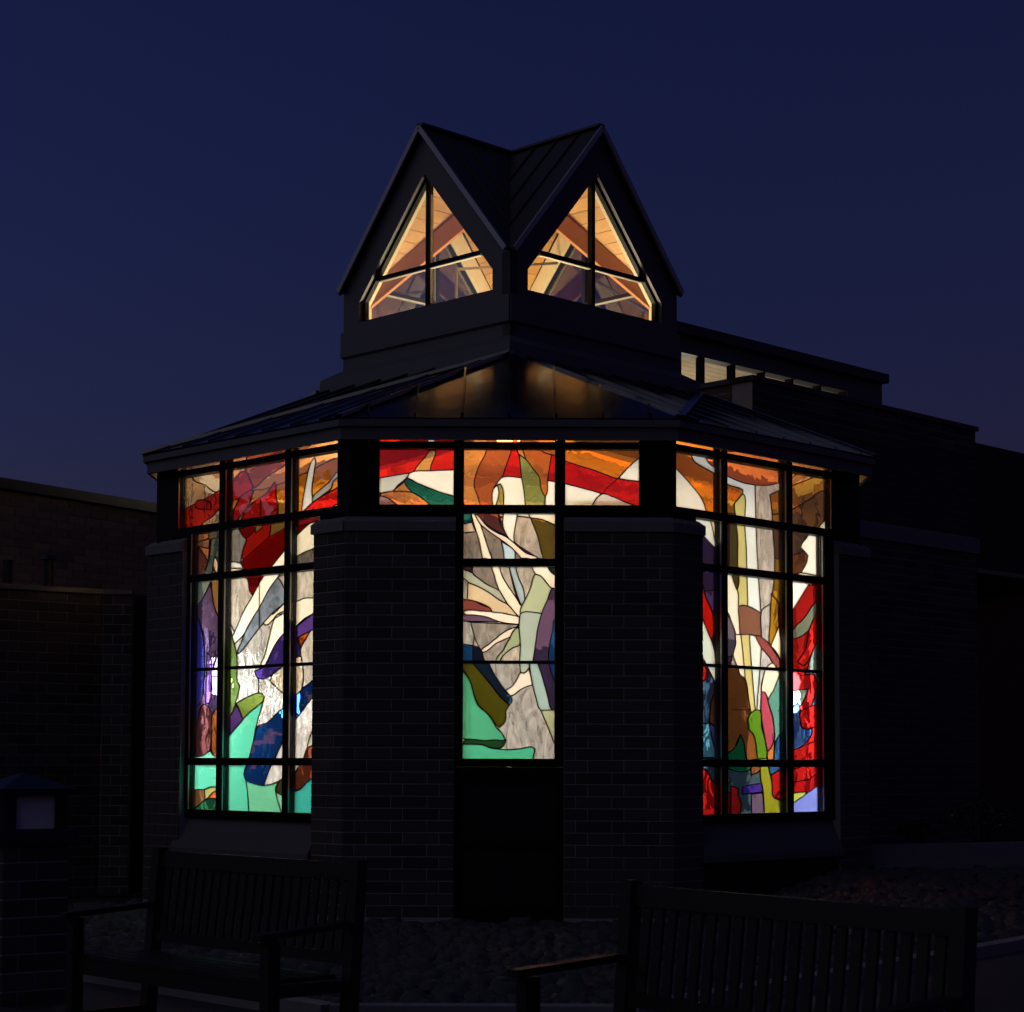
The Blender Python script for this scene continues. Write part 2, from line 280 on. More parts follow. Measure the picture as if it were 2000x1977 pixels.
LEFT = [
 ('C', (222, 186, 150), 'A', '60,60 1800,60 1800,900 60,1000'),
 ('R', (160, 150, 128), 'A', '60,1000 1800,820 1800,2600 60,2600'),
 ('R', (190, 182, 165), 'B', '100,0 1400,0 1400,1330 100,1330'),
 ('O', (85, 190, 155), 'B', '100,1330 1400,1330 1400,1900 100,1900'),
 ('C', (235, 205, 165), 'A', '270,455 380,510 480,580 560,540 560,200 270,200'),
 ('C', (172, 96, 84), 'A', '760,390 780,200 1200,180 1125,330 1050,380 940,455 850,540 835,540 800,450'),
 ('C', (214, 160, 58), 'A', '1045,515 1130,488 1250,430 1350,390 1500,310 1720,220 1720,900 1050,900 1065,730 1045,640'),
 ('C', (212, 48, 44), 'A', '60,810 290,690 480,590 640,470 740,385 770,400 800,460 835,540 790,580 700,640 630,680 500,760 440,820 380,860 250,960 60,960'),
 ('C', (170, 30, 40), 'A', '290,690 310,660 400,662 438,690 440,745 370,740 300,725'),
 ('C', (222, 170, 70), 'A', '600,700 700,640 690,690 650,750 630,760 590,760'),
 ('C', (190, 28, 36), 'A', '838,562 800,570 720,620 690,670 650,760 640,900 720,800 780,720 815,640'),
 ('C', (220, 165, 80), 'A', '838,570 910,560 990,535 960,590 870,650 790,710 815,640'),
 ('C', (208, 30, 22), 'A', '1030,485 1045,520 1042,600 1066,730 1050,800 1000,880 985,990 930,1060 850,1120 760,1200 700,1200 760,1000 700,880 760,760 870,650 960,590'),
 ('C', (200, 30, 24), 'A', '1050,740 1066,745 1055,800 990,850 940,850 990,790'),
 ('T', (90, 84, 72), 'A', '560,930 720,930 770,1010 740,1110 715,1240 560,1245'),
 ('C', (116, 12, 10), 'A', '700,920 900,870 870,900 800,990 760,1010 720,960'),
 ('C', (150, 120, 60), 'A', '870,870 930,860 925,900 860,960 850,930'),
 ('C', (150, 125, 60), 'A', '1000,870 1300,820 1130,925 1050,970 985,1000'),
 ('O', (190, 188, 180), 'A', '560,1230 680,1235 720,1255 740,1300 680,1292 560,1275'),
 ('O', (222, 200, 165), 'A', '560,1280 680,1295 740,1302 765,1345 775,1400 560,1400'),
 ('C', (128, 8, 8), 'A', '1420,835 1240,985 1125,1125 985,1300 915,1390 830,1545 800,1500 780,1420 750,1310 715,1240 790,1170 880,1090 1000,990 1110,930 1240,840'),
 ('R', (196, 180, 148), 'A', '560,1395 775,1385 800,1500 830,1545 740,1700 660,1890 610,1780 560,1640'),
 ('T', (205, 190, 152), 'A', '1130,1300 1420,1260 1420,1570 1310,1570 1240,1600 1120,1640'),
 ('T', (190, 178, 150), 'A', '1125,1360 1065,1370 1120,1480 1150,1480'),
 ('T', (70, 66, 60), 'A', '1420,1060 1240,1180 1140,1290 1420,1290'),
 ('O', (226, 218, 196), 'A', '1480,835 1420,838 1240,985 1125,1125 985,1300 915,1390 830,1545 740,1700 660,1890 597,2000 614,2045 655,2000 750,1900 820,1770 950,1560 1065,1370 1125,1290 1240,1180 1500,1010 1500,860'),
 ('W', (104, 112, 122), 'A', '1065,1370 1120,1470 1150,1560 1120,1615 1030,1690 930,1800 880,1860 820,1940 720,2065 690,2090 686,2075 725,1975 770,1860 820,1770 900,1640 985,1480'),
 ('O', (222, 206, 176), 'A', '1150,1590 1120,1620 1040,1700 960,1770 928,1800 940,1818 975,1812 1030,1755 1060,1720 1150,1680'),
 ('O', (236, 230, 206), 'B', '1000,-20 960,0 925,20 890,45 870,100 845,200 820,310 795,390 772,440 780,465 800,460 870,320 910,250 1000,140'),
 ('O', (236, 230, 208), 'A', '1180,1620 1240,1600 1310,1570 1420,1568 1420,1680 1310,1760 1240,1825 1150,1900'),
 ('C', (92, 66, 178), 'B', '1260,-20 1225,0 1090,105 970,175 910,250 870,320 800,460 715,505 735,560 790,575 870,535 950,485 1085,385 1122,370 1115,290 1100,205 1160,170 1260,130'),
 ('C', (240, 110, 40), 'B', '1098,208 1160,172 1212,146 1170,220 1122,312'),
 ('T', (205, 186, 150), 'B', '1260,128 1210,150 1170,220 1122,312 1130,400 1136,655 1260,560'),
 ('R', (236, 196, 128), 'B', '930,490 1085,388 1122,374 1133,400 1136,652 1085,720 970,700 900,640 850,590 870,540'),
 ('C', (150, 190, 96), 'B', '400,60 490,110 520,210 555,350 560,470 560,590 580,640 565,720 545,790 540,850 490,940 400,960'),
 ('C', (126, 148, 58), 'B', '550,790 640,740 720,705 770,700 800,730 790,770 680,860 610,930 580,850'),
 ('C', (92, 56, 122), 'B', '546,798 580,860 612,932 480,1090 400,1120 400,980 500,900'),
 ('O', (80, 180, 148), 'B', '400,1170 480,1090 612,934 700,850 792,770 770,850 740,950 720,1030 700,1150 660,1300 622,1380 625,1430 650,1560 668,1900 400,1900'),
 ('C', (24, 76, 160), 'B', '738,1000 830,960 900,890 970,830 1080,720 1260,560 1260,700 1150,840 1080,930 1000,1060 950,1160 890,1290 840,1390 795,1518 720,1502 635,1470 620,1410 660,1300 690,1180 725,1040'),
 ('T', (214, 206, 190), 'B', '1260,690 1150,840 1080,930 1000,1060 950,1160 890,1290 840,1390 798,1518 870,1506 930,1478 1060,1430 1145,1292 1172,1200 1260,1000'),
 ('O', (186, 205, 180), 'B', '1260,980 1220,1050 1195,1120 1178,1192 1200,1192 1260,1150'),
 ('C', (148, 70, 44), 'B', '1260,1150 1180,1195 1145,1290 1080,1400 1030,1600 1075,1572 1120,1550 1180,1490 1260,1420'),
 ('O', (100, 178, 138), 'B', '638,1475 720,1505 800,1520 870,1506 932,1478 900,1550 910,1620 950,1755 955,1900 672,1900 668,1755 655,1600'),
 ('C', (98, 84, 40), 'B', '930,1480 990,1450 1010,1600 930,1592 903,1550'),
 ('O', (124, 188, 160), 'B', '903,1556 930,1594 1010,1602 1010,1900 955,1900 950,1755 915,1640'),
 ('O', (60, 172, 158), 'B', '1010,1620 1075,1575 1120,1552 1180,1492 1260,1430 1260,1900 1010,1900'),
 # narrow left column
 ('C', (50, 40, 78), 'B', '60,-200 410,-200 410,1330 60,1330'),
 ('C', (78, 76, 78), 'A', '60,1010 540,930 540,1400 60,1400'),
 ('C', (190, 122, 80), 'A', '260,960 420,960 420,1010 320,1045 260,1060'),
 ('C', (150, 104, 84), 'A', '260,1060 320,1045 428,1015 420,1115 330,1085 260,1080'),
 ('C', (196, 130, 88), 'A', '320,1085 425,1108 415,1230 370,1160'),
 ('C', (86, 100, 96), 'A', '440,1020 540,1000 540,1200 470,1230 440,1420 400,1500 340,1610 260,1700 260,1420 365,1360 415,1230'),
 ('C', (80, 44, 40), 'A', '220,1090 320,1095 415,1230 365,1360 340,1400 220,1420'),
 ('R', (220, 150, 80), 'A', '480,1175 505,1250 500,1345 465,1290 466,1220'),  # gold glint, put into the colour of a pane
 ('C', (110, 84, 46), 'A', '445,1380 540,1370 540,1760 495,1720 460,1600 445,1500'),
 ('C', (48, 38, 66), 'A', '430,1430 446,1500 460,1600 497,1720 560,1800 560,2300 340,2300 300,1750 250,1700 330,1625 400,1500'),
 ('C', (40, 40, 128), 'A', '180,1600 280,1700 330,1780 370,1960 380,2100 376,2300 330,2560 180,2560'),
 ('C', (150, 110, 220), 'B', '292,335 325,380 330,500 322,760 310,790 280,790 284,600'),  # purple hot spot of the lamp behind, put into a pane's colour
 ('C', (52, 26, 30), 'B', '275,800 320,850 345,900 330,1000 322,1213 260,1252 100,1280 195,1000 240,820'),
 ('C', (120, 66, 30), 'B', '345,870 410,820 410,1290 345,1255 330,1180 330,1000'),
 ('O', (80, 176, 146), 'B', '100,1285 190,1265 260,1252 322,1215 345,1252 410,1285 410,1540 330,1530 280,1552 100,1552'),
 ('C', (140, 98, 62), 'B', '100,1552 270,1555 275,1650 190,1720 100,1760'),
 ('O', (150, 150, 80), 'B', '270,1555 330,1530 410,1542 410,1560 320,1610 275,1650'),
 ('O', (214, 92, 52), 'B', '296,1634 356,1574 410,1550 410,1640'),
 ('C', (36, 116, 76), 'B', '100,1780 190,1717 275,1650 300,1634 410,1640 410,1900 100,1900'),
 # right edge, upper row
 ('O', (232, 230, 222), 'A', '1405,258 1415,290 1400,400 1380,560 1383,680 1320,740 1280,800 1300,640 1330,470 1370,310'),
 ('O', (176, 168, 158), 'A', '1720,310 1600,410 1540,490 1480,540 1385,640 1385,680 1480,610 1560,545 1580,480 1720,400'),
 ('C', (226, 40, 46), 'A', '1750,470 1600,550 1480,615 1385,680 1320,740 1270,800 1250,900 1460,830 1540,740 1750,620'),
 ('O', (230, 226, 215), 'A', '1750,640 1600,700 1540,745 1620,740 1750,720'),
]
CENTRE = [
 ('C', (235, 180, 120), 'C', '-40,-40 2000,-40 2000,520 -40,520'),
 ('T', (120, 104, 86), 'C', '560,520 1400,520 1400,890 560,890'),
 ('T', (190, 168, 134), 'D', '100,60 1120,60 1120,968 100,968'),
 ('R', (196, 188, 172), 'D', '100,968 1120,968 1120,1900 100,1900'),
 ('C', (226, 42, 30), 'C', '-40,-40 610,-40 610,268 420,275 300,285 180,305 -40,345'),
 ('O', (214, 226, 220), 'C', '380,-40 445,-40 445,95 400,95'),
 ('C', (250, 212, 150), 'C', '430,135 452,150 440,190 420,240 410,278 300,288 330,240 390,170 405,145'),
 ('O', (192, 192, 184), 'C', '-40,345 180,305 278,290 250,330 200,370 150,420 60,424 -40,430'),
 ('O', (236, 234, 224), 'C', '278,290 420,275 610,267 610,490 500,430 430,400 350,370 300,345 258,328'),
 ('C', (252, 206, 130), 'C', '246,345 150,420 292,421 265,388'),
 ('C', (16, 104, 124), 'C', '243,350 255,328 280,332 320,355 380,380 450,410 640,490 640,540 450,540 405,500 360,455 310,425 265,390'),
 ('C', (224, 170, 116), 'C', '75,432 100,422 290,420 330,440 380,475 450,540 230,540 140,466 84,446'),
 ('O', (160, 118, 118), 'C', '-40,440 80,444 140,465 230,540 -40,540'),
 ('C', (164, 98, 66), 'C', '800,-40 985,-40 965,125 930,220 890,320 840,385 838,540 775,540 735,450 710,370 740,250 790,150'),
 ('C', (214, 36, 30), 'C', '985,-40 1010,-40 1000,125 1025,220 1030,322 900,317 930,230 965,125'),
 ('O', (236, 234, 222), 'C', '903,318 1030,322 1045,400 1060,540 905,540 905,400 885,365 850,382 840,395 870,350'),
 ('O', (236, 234, 222), 'C', '838,400 870,368 878,420 850,540 838,540'),
 ('C', (160, 176, 118), 'C', '868,372 888,363 905,400 908,540 846,540 878,425'),
 ('C', (205, 136, 66), 'C', '1005,-40 1300,-40 1240,165 1215,280 1200,430 1185,445 1160,390 1150,320 1110,265 1060,200'),
 ('C', (240, 160, 70), 'C', '1140,-40 1320,-40 1320,175 1230,166 1180,150 1150,122'),
 ('C', (132, 172, 126), 'C', '1015,165 1060,200 1110,265 1150,320 1160,395 1190,460 1192,540 1058,540 1045,400 1030,320'),
 ('C', (222, 34, 30), 'C', '1232,165 1320,195 1400,235 1500,265 1620,310 1700,335 1980,352 1980,560 1745,492 1650,452 1500,405 1320,360 1205,340 1215,270'),
 ('O', (236, 234, 222), 'C', '1205,341 1320,361 1290,540 1190,540 1190,450 1202,420'),
 ('C', (224, 150, 34), 'C', '1286,-40 2000,-40 2000,60 1820,190 1760,240 1680,326 1620,310 1500,265 1400,235 1286,180'),
 ('O', (236, 234, 224), 'C', '1980,70 1820,190 1760,240 1680,326 1750,340 1980,354'),
 ('O', (236, 234, 224), 'C', '1286,352 1500,408 1575,430 1510,500 1510,540 1286,540'),
 ('O', (214, 200, 194), 'C', '1575,430 1650,453 1745,493 1900,540 1505,540 1510,500'),
 # row two
 ('C', (20, 100, 126), 'C', '560,520 702,520 700,563 690,620 560,650'),
 ('T', (205, 176, 140), 'C', '560,652 695,621 722,685 560,700'),
 ('C', (132, 78, 70), 'C', '730,520 865,520 890,640 930,700 1000,770 1070,815 1122,840 1138,856 1122,864 1060,830 990,770 920,710 860,680 800,640 700,560'),
 ('C', (160, 176, 130), 'C', '866,520 915,520 906,586 882,582'),
 ('C', (230, 160, 100), 'C', '884,590 906,588 906,645 894,622'),
 ('O', (238, 236, 226), 'C', '912,520 1000,520 985,690 978,765 940,725 905,650'),
 ('O', (180, 204, 220), 'C', '893,748 940,780 980,802 980,920 918,920 905,800'),
 ('T', (176, 158, 132), 'C', '1000,578 1090,590 1130,680 1200,890 1140,862 1060,810 982,750 990,640'),
 ('O', (240, 226, 204), 'C', '1000,520 1075,520 1090,592 1000,580'),
 ('O', (240, 228, 208), 'C', '1075,520 1320,520 1320,680 1255,642 1170,605 1088,590'),
 ('C', (170, 150, 44), 'C', '1090,592 1170,605 1255,642 1320,680 1320,900 1202,900 1140,720'),
 ('O', (240, 224, 200), 'C', '688,560 715,562 762,660 800,780 850,920 800,920 742,740 702,612'),
 ('O', (240, 224, 200), 'C', '710,556 735,575 800,650 860,690 930,722 1000,780 1060,830 1140,862 1160,920 1070,900 970,800 900,745 820,690 750,630'),
 # row three
 ('C', (70, 44, 44), 'D', '120,60 310,60 296,135 288,178 205,146 120,120'),
 ('T', (128, 106, 86), 'D', '305,60 430,60 490,250 522,332 400,272 288,182'),
 ('O', (168, 172, 152), 'D', '120,120 205,150 250,165 330,220 420,285 522,334 560,390 598,458 530,420 430,350 330,295 250,260 200,220 120,180'),
 ('T', (168, 164, 160), 'D', '120,180 205,225 246,262 240,415 120,410'),
 ('O', (212, 188, 150), 'D', '246,264 330,297 430,352 530,422 598,458 695,566 600,545 456,524 440,492 340,440 240,416'),
 ('T', (196, 172, 136), 'D', '498,60 600,60 640,260 680,400 722,472 705,455 600,290 505,125'),
 ('O', (158, 176, 182), 'D', '590,60 662,60 690,210 735,310 752,420 720,472 680,370 640,230'),
 ('T', (188, 166, 134), 'D', '655,60 805,60 845,190 800,330 752,420 735,300 690,210'),
 ('C', (140, 72, 72), 'D', '120,410 205,413 310,430 370,465 440,490 458,522 340,515 120,520'),
 ('C', (112, 92, 140), 'D', '120,545 205,550 300,552 400,567 480,590 512,614 400,610 120,608'),
 ('T', (160, 158, 156), 'D', '120,612 268,618 300,720 292,822 120,808'),
 ('T', (132, 122, 108), 'D', '268,616 695,636 660,690 560,720 480,770 365,872 320,790'),
 ('T', (150, 138, 120), 'D', '362,872 500,800 625,745 590,800 550,880 500,935 495,968 400,968'),
 ('O', (240, 226, 202), 'D', '430,60 485,60 560,230 640,350 702,450 714,520 706,578 620,480 540,360 500,260'),
 ('O', (244, 232, 212), 'D', '215,515 240,508 400,522 550,535 640,555 702,580 698,636 560,620 490,600 400,565 300,550 225,548 208,530'),
 ('O', (240, 220, 196), 'D', '694,654 660,690 600,750 500,800 380,882 360,872 370,855 450,800 540,720 620,675'),
 ('O', (156, 168, 130), 'D', '694,654 702,700 703,815 640,845 560,910 515,985 495,950 510,920 570,850 610,770 650,690'),
 ('C', (20, 128, 216), 'D', '120,806 205,810 290,826 290,968 120,968'),
 ('C', (16, 40, 76), 'D', '288,822 342,842 402,985 288,985'),
 ('O', (176, 184, 150), 'D', '846,188 885,200 940,270 992,315 950,420 900,537 715,537 708,520 760,400 800,310 825,220'),
 ('O', (168, 182, 168), 'D', '714,537 900,537 870,650 850,780 828,930 800,1000 785,1025 745,1066 710,1060 705,955 710,820 698,640 704,575'),
 ('C', (112, 92, 146), 'D', '992,314 1080,260 1080,968 822,968 850,780 880,620 910,510 950,420'),
 ('O', (244, 234, 214), 'D', '790,60 920,60 945,125 975,165 1080,240 1080,280 992,314 940,260 890,205 845,187'),
 ('C', (26, 60, 40), 'D', '920,60 1080,60 1080,240 980,168'),
 ('C', (30, 120, 226), 'D', '1006,605 1025,590 1090,580 1090,1260 1025,1165 990,1080 962,968 965,850 985,740 1000,680'),
 # row four
 ('O', (238, 222, 202), 'D', '785,1025 800,1080 818,1172 760,1190 690,1230 650,1262 600,1268 570,1250 580,1225 640,1180 690,1100 712,1064 745,1068'),
 ('O', (154, 178, 172), 'D', '785,968 862,968 900,1080 940,1220 975,1330 1002,1394 890,1397 850,1290 817,1160'),
 ('C', (104, 86, 142), 'D', '860,968 962,968 975,1040 1000,1120 1090,1260 1090,1410 992,1396 960,1300 930,1170 890,1050'),
 ('O', (172, 178, 138), 'D', '893,1398 1000,1396 1090,1412 1090,1900 1030,1740 960,1560 910,1440'),
 ('C', (12, 58, 88), 'D', '280,968 410,968 480,1080 560,1200 637,1312 612,1350 530,1270 430,1140 340,1050'),
 ('C', (150, 148, 40), 'D', '120,960 280,985 380,1090 470,1200 540,1290 614,1352 580,1410 582,1480 560,1520 520,1552 490,1520 450,1460 390,1400 340,1350 300,1260 270,1150 205,1040'),
 ('O', (72, 162, 122), 'D', '120,900 205,1045 270,1152 300,1270 340,1360 400,1410 460,1480 498,1552 540,1590 582,1662 540,1667 470,1660 400,1667 300,1656 120,1650'),
 ('C', (60, 140, 76), 'D', '200,1680 230,1657 300,1656 400,1667 480,1660 584,1670 545,1727 440,1727 380,1702 220,1697'),
 ('O', (72, 172, 134), 'D', '120,1695 220,1698 380,1706 440,1730 600,1747 720,1737 810,1722 838,1740 832,1775 790,1900 120,1900'),
]
RIGHT = [
 ('C', (226, 156, 66), 'E', '60,60 1760,60 1760,960 60,760'),
 ('C', (110, 84, 66), 'E', '60,760 1760,950 1760,1420 60,1250'),
 ('C', (46, 40, 96), 'F', '60,-200 360,-200 360,560 60,520'),
 ('C', (46, 40, 96), 'E', '300,900 395,965 440,1030 510,1105 540,1190 548,1300 640,1340 640,1500 300,1500'),
 ('T', (120, 110, 96), 'F', '340,-120 900,-120 900,1310 340,1310'),
 ('C', (176, 26, 28), 'F', '890,-160 1260,-160 1260,1310 890,1310'),
 ('C', (36, 62, 92), 'F', '60,505 360,520 360,1330 60,1330'),
 ('C', (46, 70, 90), 'F', '60,1310 900,1310 900,1800 60,1800'),
 ('C', (200, 24, 26), 'F', '890,1300 1260,1300 1260,1800 890,1800'),
 ('C', (218, 148, 34), 'E', '60,120 290,225 310,290 400,350 520,420 630,510 740,545 768,562 765,600 730,640 690,680 690,730 704,800 425,760 405,690 370,620 300,530 230,450 60,280'),
 ('O', (232, 230, 220), 'E', '60,260 150,365 230,450 300,530 370,620 405,690 432,780 60,720'),
 ('C', (216, 140, 96), 'E', '395,200 1180,200 1180,470 1120,492 1000,517 882,513 760,487 640,438 520,362 440,297'),
 ('O', (214, 222, 222), 'E', '270,180 390,180 400,250 440,300 520,367 640,440 760,490 882,515 885,800 892,1000 905,1200 920,1400 941,1722 870,1662 815,1642 805,1300 800,1100 785,880 787,700 775,565 740,540 630,505 520,415 400,350 310,285'),
 ('T', (170, 156, 144), 'E', '882,515 1000,518 1180,470 1180,530 1120,560 1050,580 1020,605 1035,700 1045,900 1060,1100 1066,1300 1060,1420 1040,1550 1025,1750 1015,1920 945,1920 935,1700 915,1400 903,1200 890,900'),
 ('C', (214, 152, 50), 'E', '1020,605 1120,560 1235,517 1370,466 1440,432 1640,360 1640,600 1500,570 1400,640 1300,700 1240,735 1120,780 1045,790 1032,690'),
 ('C', (245, 190, 124), 'E', '1180,200 1640,250 1640,360 1440,434 1370,466 1235,517 1150,545 1180,470'),
 ('C', (116, 88, 52), 'E', '1150,775 1240,735 1300,700 1400,640 1500,570 1640,590 1640,800 1485,895 1480,960 1150,900'),
 ('O', (226, 224, 212), 'E', '1485,895 1640,780 1640,960 1470,950'),
 ('O', (188, 182, 116), 'E', '690,690 725,648 768,600 787,620 787,780 785,880 800,1100 805,1300 815,1645 725,1645 727,1540 717,1490 732,1400 720,1200 720,1000 706,870 697,780'),
 ('C', (84, 84, 44), 'E', '600,770 698,785 706,870 720,1000 720,1250 732,1420 716,1492 690,1440 660,1340 600,1240'),
 ('O', (214, 222, 218), 'E', '240,780 462,838 490,930 525,1120 510,1105 440,1030 360,950 240,860'),
 ('O', (238, 216, 178), 'E', '462,836 492,842 530,970 540,1195 520,1120 485,920'),
 ('C', (72, 52, 46), 'E', '492,838 640,858 640,1290 548,1290 540,1195 530,970'),
 ('C', (218, 18, 18), 'E', '340,1380 395,1445 420,1550 460,1640 485,1700 497,1800 495,1900 483,1960 462,1925 420,1830 400,1772 340,1650'),
 ('O', (206, 218, 208), 'F', '60,20 145,140 180,230 215,312 237,390 250,490 267,545 292,640 265,684 240,650 200,570 155,480 60,320'),
 ('C', (74, 62, 134), 'F', '236,60 330,-100 360,-100 360,600 292,640 267,545 240,390 242,180'),
 ('C', (190, 26, 24), 'F', '60,500 152,515 184,600 155,645 60,660'),
 ('C', (92, 58, 50), 'F', '265,686 330,640 360,640 360,1070 290,1060 195,1000 210,850 235,760'),
 ('C', (84, 160, 204), 'F', '60,1010 160,1015 196,1008 212,1100 240,1210 275,1300 60,1300'),
 ('C', (88, 76, 150), 'F', '196,1008 290,1060 360,1072 360,1310 285,1310 240,1210 212,1100'),
 ('C', (206, 24, 22), 'F', '60,1300 165,1410 190,1430 220,1500 290,1570 370,1600 370,1800 60,1800'),
 ('C', (220, 140, 50), 'F', '262,1475 370,1475 370,1512 262,1512'),
 # middle column
 ('O', (230, 226, 208), 'E', '600,1230 655,1330 690,1440 725,1540 726,1640 742,1915 698,1918 655,1760 600,1640'),
 ('C', (108, 110, 140), 'F', '340,60 385,150 421,260 422,335 395,430 340,450'),
 ('C', (136, 98, 88), 'F', '445,30 470,12 530,20 590,50 640,92 640,290 590,270 530,257 460,260 450,130'),
 ('O', (234, 218, 188), 'F', '415,258 465,260 480,400 502,638 460,600 438,540 418,490 400,430 422,335'),
 ('O', (200, 186, 120), 'F', '465,260 538,264 545,400 565,650 587,897 545,937 540,830 500,600 480,400'),
 ('O', (208, 216, 206), 'F', '538,262 592,275 625,340 640,380 630,520 615,650 605,800 600,895 587,897 565,650 545,400'),
 ('T', (178, 172, 164), 'F', '640,60 714,0 712,150 706,330 718,355 705,440 735,500 682,540 650,650 632,800 628,908 600,895 605,800 620,640 628,520 634,430 640,280'),
 ('C', (206, 160, 44), 'E', '1066,1200 1180,1215 1180,1760 1100,1622 1050,1530 1060,1400'),
 ('C', (196, 150, 40), 'F', '722,-90 785,0 787,180 750,280 715,360 706,300 712,150'),
 ('C', (206, 26, 28), 'F', '783,-20 800,30 880,160 880,480 836,445 800,300 785,180'),
 ('O', (226, 214, 190), 'F', '785,188 800,300 838,445 817,504 760,400 718,355 750,280'),
 ('O', (224, 214, 190), 'F', '680,542 735,502 790,580 785,622 740,732 692,832 685,790 640,742 650,640'),
 ('C', (164, 84, 92), 'F', '588,270 610,267 700,332 760,420 832,510 880,560 880,700 832,655 790,582 700,442 640,372 605,310'),
 ('C', (96, 172, 170), 'F', '785,622 832,660 880,700 880,970 836,1032 790,1110 755,1182 745,1000 720,900 692,832 740,732'),
 ('C', (206, 84, 118), 'F', '638,742 670,750 692,800 702,850 735,960 747,1050 748,1150 720,1220 690,1255 670,1150 650,1030 634,930'),
 ('C', (242, 160, 90), 'F', '748,1145 748,1230 742,1320 685,1320 690,1255 720,1218'),
 ('C', (122, 74, 38), 'F', '340,470 395,520 430,540 460,600 502,640 530,800 547,935 525,1000 530,1060 570,1105 590,1180 616,1320 515,1320 490,1180 460,1100 400,1230 340,1280'),
 ('C', (88, 152, 36), 'F', '575,905 600,897 632,908 640,1030 670,1150 690,1320 616,1320 590,1172 570,1102 533,1062 523,1000 535,945'),
 ('C', (16, 96, 60), 'F', '340,1290 400,1230 440,1170 460,1100 490,1180 520,1320 560,1320 550,1392 480,1422 340,1390'),
 ('C', (44, 92, 164), 'F', '880,970 836,1032 790,1110 755,1182 745,1320 690,1330 700,1380 722,1442 780,1412 880,1396'),
 ('C', (140, 84, 54), 'F', '556,1320 630,1310 632,1400 550,1452'),
 ('C', (66, 44, 178), 'F', '478,1545 640,1520 652,1592 478,1612'),
 ('C', (104, 90, 134), 'F', '555,1612 652,1600 664,1800 555,1800'),
 ('C', (200, 28, 28), 'F', '380,1540 410,1550 446,1570 440,1620 466,1680 455,1800 380,1800'),
 ('C', (150, 164, 40), 'F', '630,1310 692,1310 712,1440 732,1522 727,1592 752,1642 900,1640 900,1800 664,1800 650,1560 632,1480'),
 ('C', (190, 24, 28), 'F', '722,1450 780,1415 900,1392 900,1650 760,1652 735,1622 730,1522'),
 ('C', (140, 16, 22), 'F', '760,1632 790,1590 900,1530 900,1652 770,1652'),
 # right column
 ('C', (138, 84, 50), 'E', '1150,1150 1250,1160 1340,1140 1376,1180 1362,1240 1316,1330 1300,1380 1150,1360'),
 ('O', (222, 220, 208), 'E', '1405,950 1560,930 1560,1370 1300,1350 1362,1240 1376,1172 1340,1130 1308,1098 1320,1060 1360,1010'),
 ('O', (228, 226, 214), 'E', '1190,1400 1260,1340 1460,1360 1405,1412 1260,1640 1190,1740'),
 ('C', (108, 128, 118), 'F', '1240,-60 1112,60 1042,220 960,282 890,300 890,250 1000,120 1095,-10'),
 ('C', (206, 28, 28), 'F', '1105,68 1110,310 1060,430 1000,520 945,490 1012,380 1042,222'),
 ('C', (108, 126, 120), 'F', '1112,315 1240,200 1240,690 1100,652 1086,600 1010,600 1040,510 1060,438'),
 ('C', (96, 120, 120), 'F', '890,740 1005,722 1037,718 1012,790 962,870 890,900'),
 ('C', (36, 66, 126), 'F', '890,900 945,840 962,870 965,990 985,1050 1070,1050 1062,1110 1020,1170 955,1217 890,1240'),
 ('C', (50, 66, 96), 'F', '1115,690 1240,690 1240,850 1120,852 1060,866 1092,780'),
 ('C', (170, 20, 22), 'F', '965,922 1050,872 1120,852 1240,850 1240,1000 1120,1022 1050,1054 985,1050 968,990'),
 ('C', (186, 26, 26), 'F', '890,1250 955,1220 1050,1180 1240,1110 1240,1290 1040,1330 960,1386 890,1400'),
 ('C', (210, 30, 30), 'F', '890,1400 960,1386 1040,1332 1240,1290 1240,1380 1130,1412 1050,1480 960,1502 890,1510'),
 ('O', (108, 118, 190), 'F', '890,1720 960,1652 1130,1530 1240,1460 1240,1800 890,1800'),
 ('O', (160, 168, 70), 'F', '890,1600 960,1596 1022,1590 1002,1622 960,1650 890,1700'),
]
LEADS = {'L': [('A', '890,1380 890,1850'), ('A', '900,640 900,870'), ('B', '755,-40 755,112'), ('B', '750,572 748,702')],
         'C': [('C', '1680,326 1600,395 1575,430')],
         'R': [('E', '1235,442 1285,400'), ('F', '1042,222 1012,380 945,490'), ('F', '940,605 1085,600 1110,660 1110,690'), ('F', '395,895 545,897')]}

def smooth_poly(P):
    n = len(P); out = []
    def tan_at(i):
        a, b, c = P[i - 1], P[i], P[(i + 1) % n]
        v1 = (b[0] - a[0], b[1] - a[1]); v2 = (c[0] - b[0], c[1] - b[1])
        l1 = math.hypot(*v1) or 1e-6; l2 = math.hypot(*v2) or 1e-6
        cs = (v1[0] * v2[0] + v1[1] * v2[1]) / (l1 * l2)
        if cs < .25: return None
        d = (v1[0] / l1 + v2[0] / l2, v1[1] / l1 + v2[1] / l2); l = math.hypot(*d) or 1
        return (d[0] / l, d[1] / l)
    T = [tan_at(i) for i in range(n)]
    for i in range(n):
        a, b = P[i], P[(i + 1) % n]; L = math.hypot(b[0] - a[0], b[1] - a[1])
        if L < 1e-9: continue
        ch = ((b[0] - a[0]) / L, (b[1] - a[1]) / L)
        ta = T[i] or ch; tb = T[(i + 1) % n] or ch
        k = 1 if (T[i] is None and T[(i + 1) % n] is None) else (4 if L > .05 else 3)
        for j in range(k):
            t = j / k; h1 = 2 * t**3 - 3 * t**2 + 1; h2 = t**3 - 2 * t**2 + t; h3 = -2 * t**3 + 3 * t**2; h4 = t**3 - t**2
            out.append(tuple(h1 * a[q] + h2 * ta[q] * L * .9 + h3 * b[q] + h4 * tb[q] * L * .9 for q in (0, 1)))
    return out

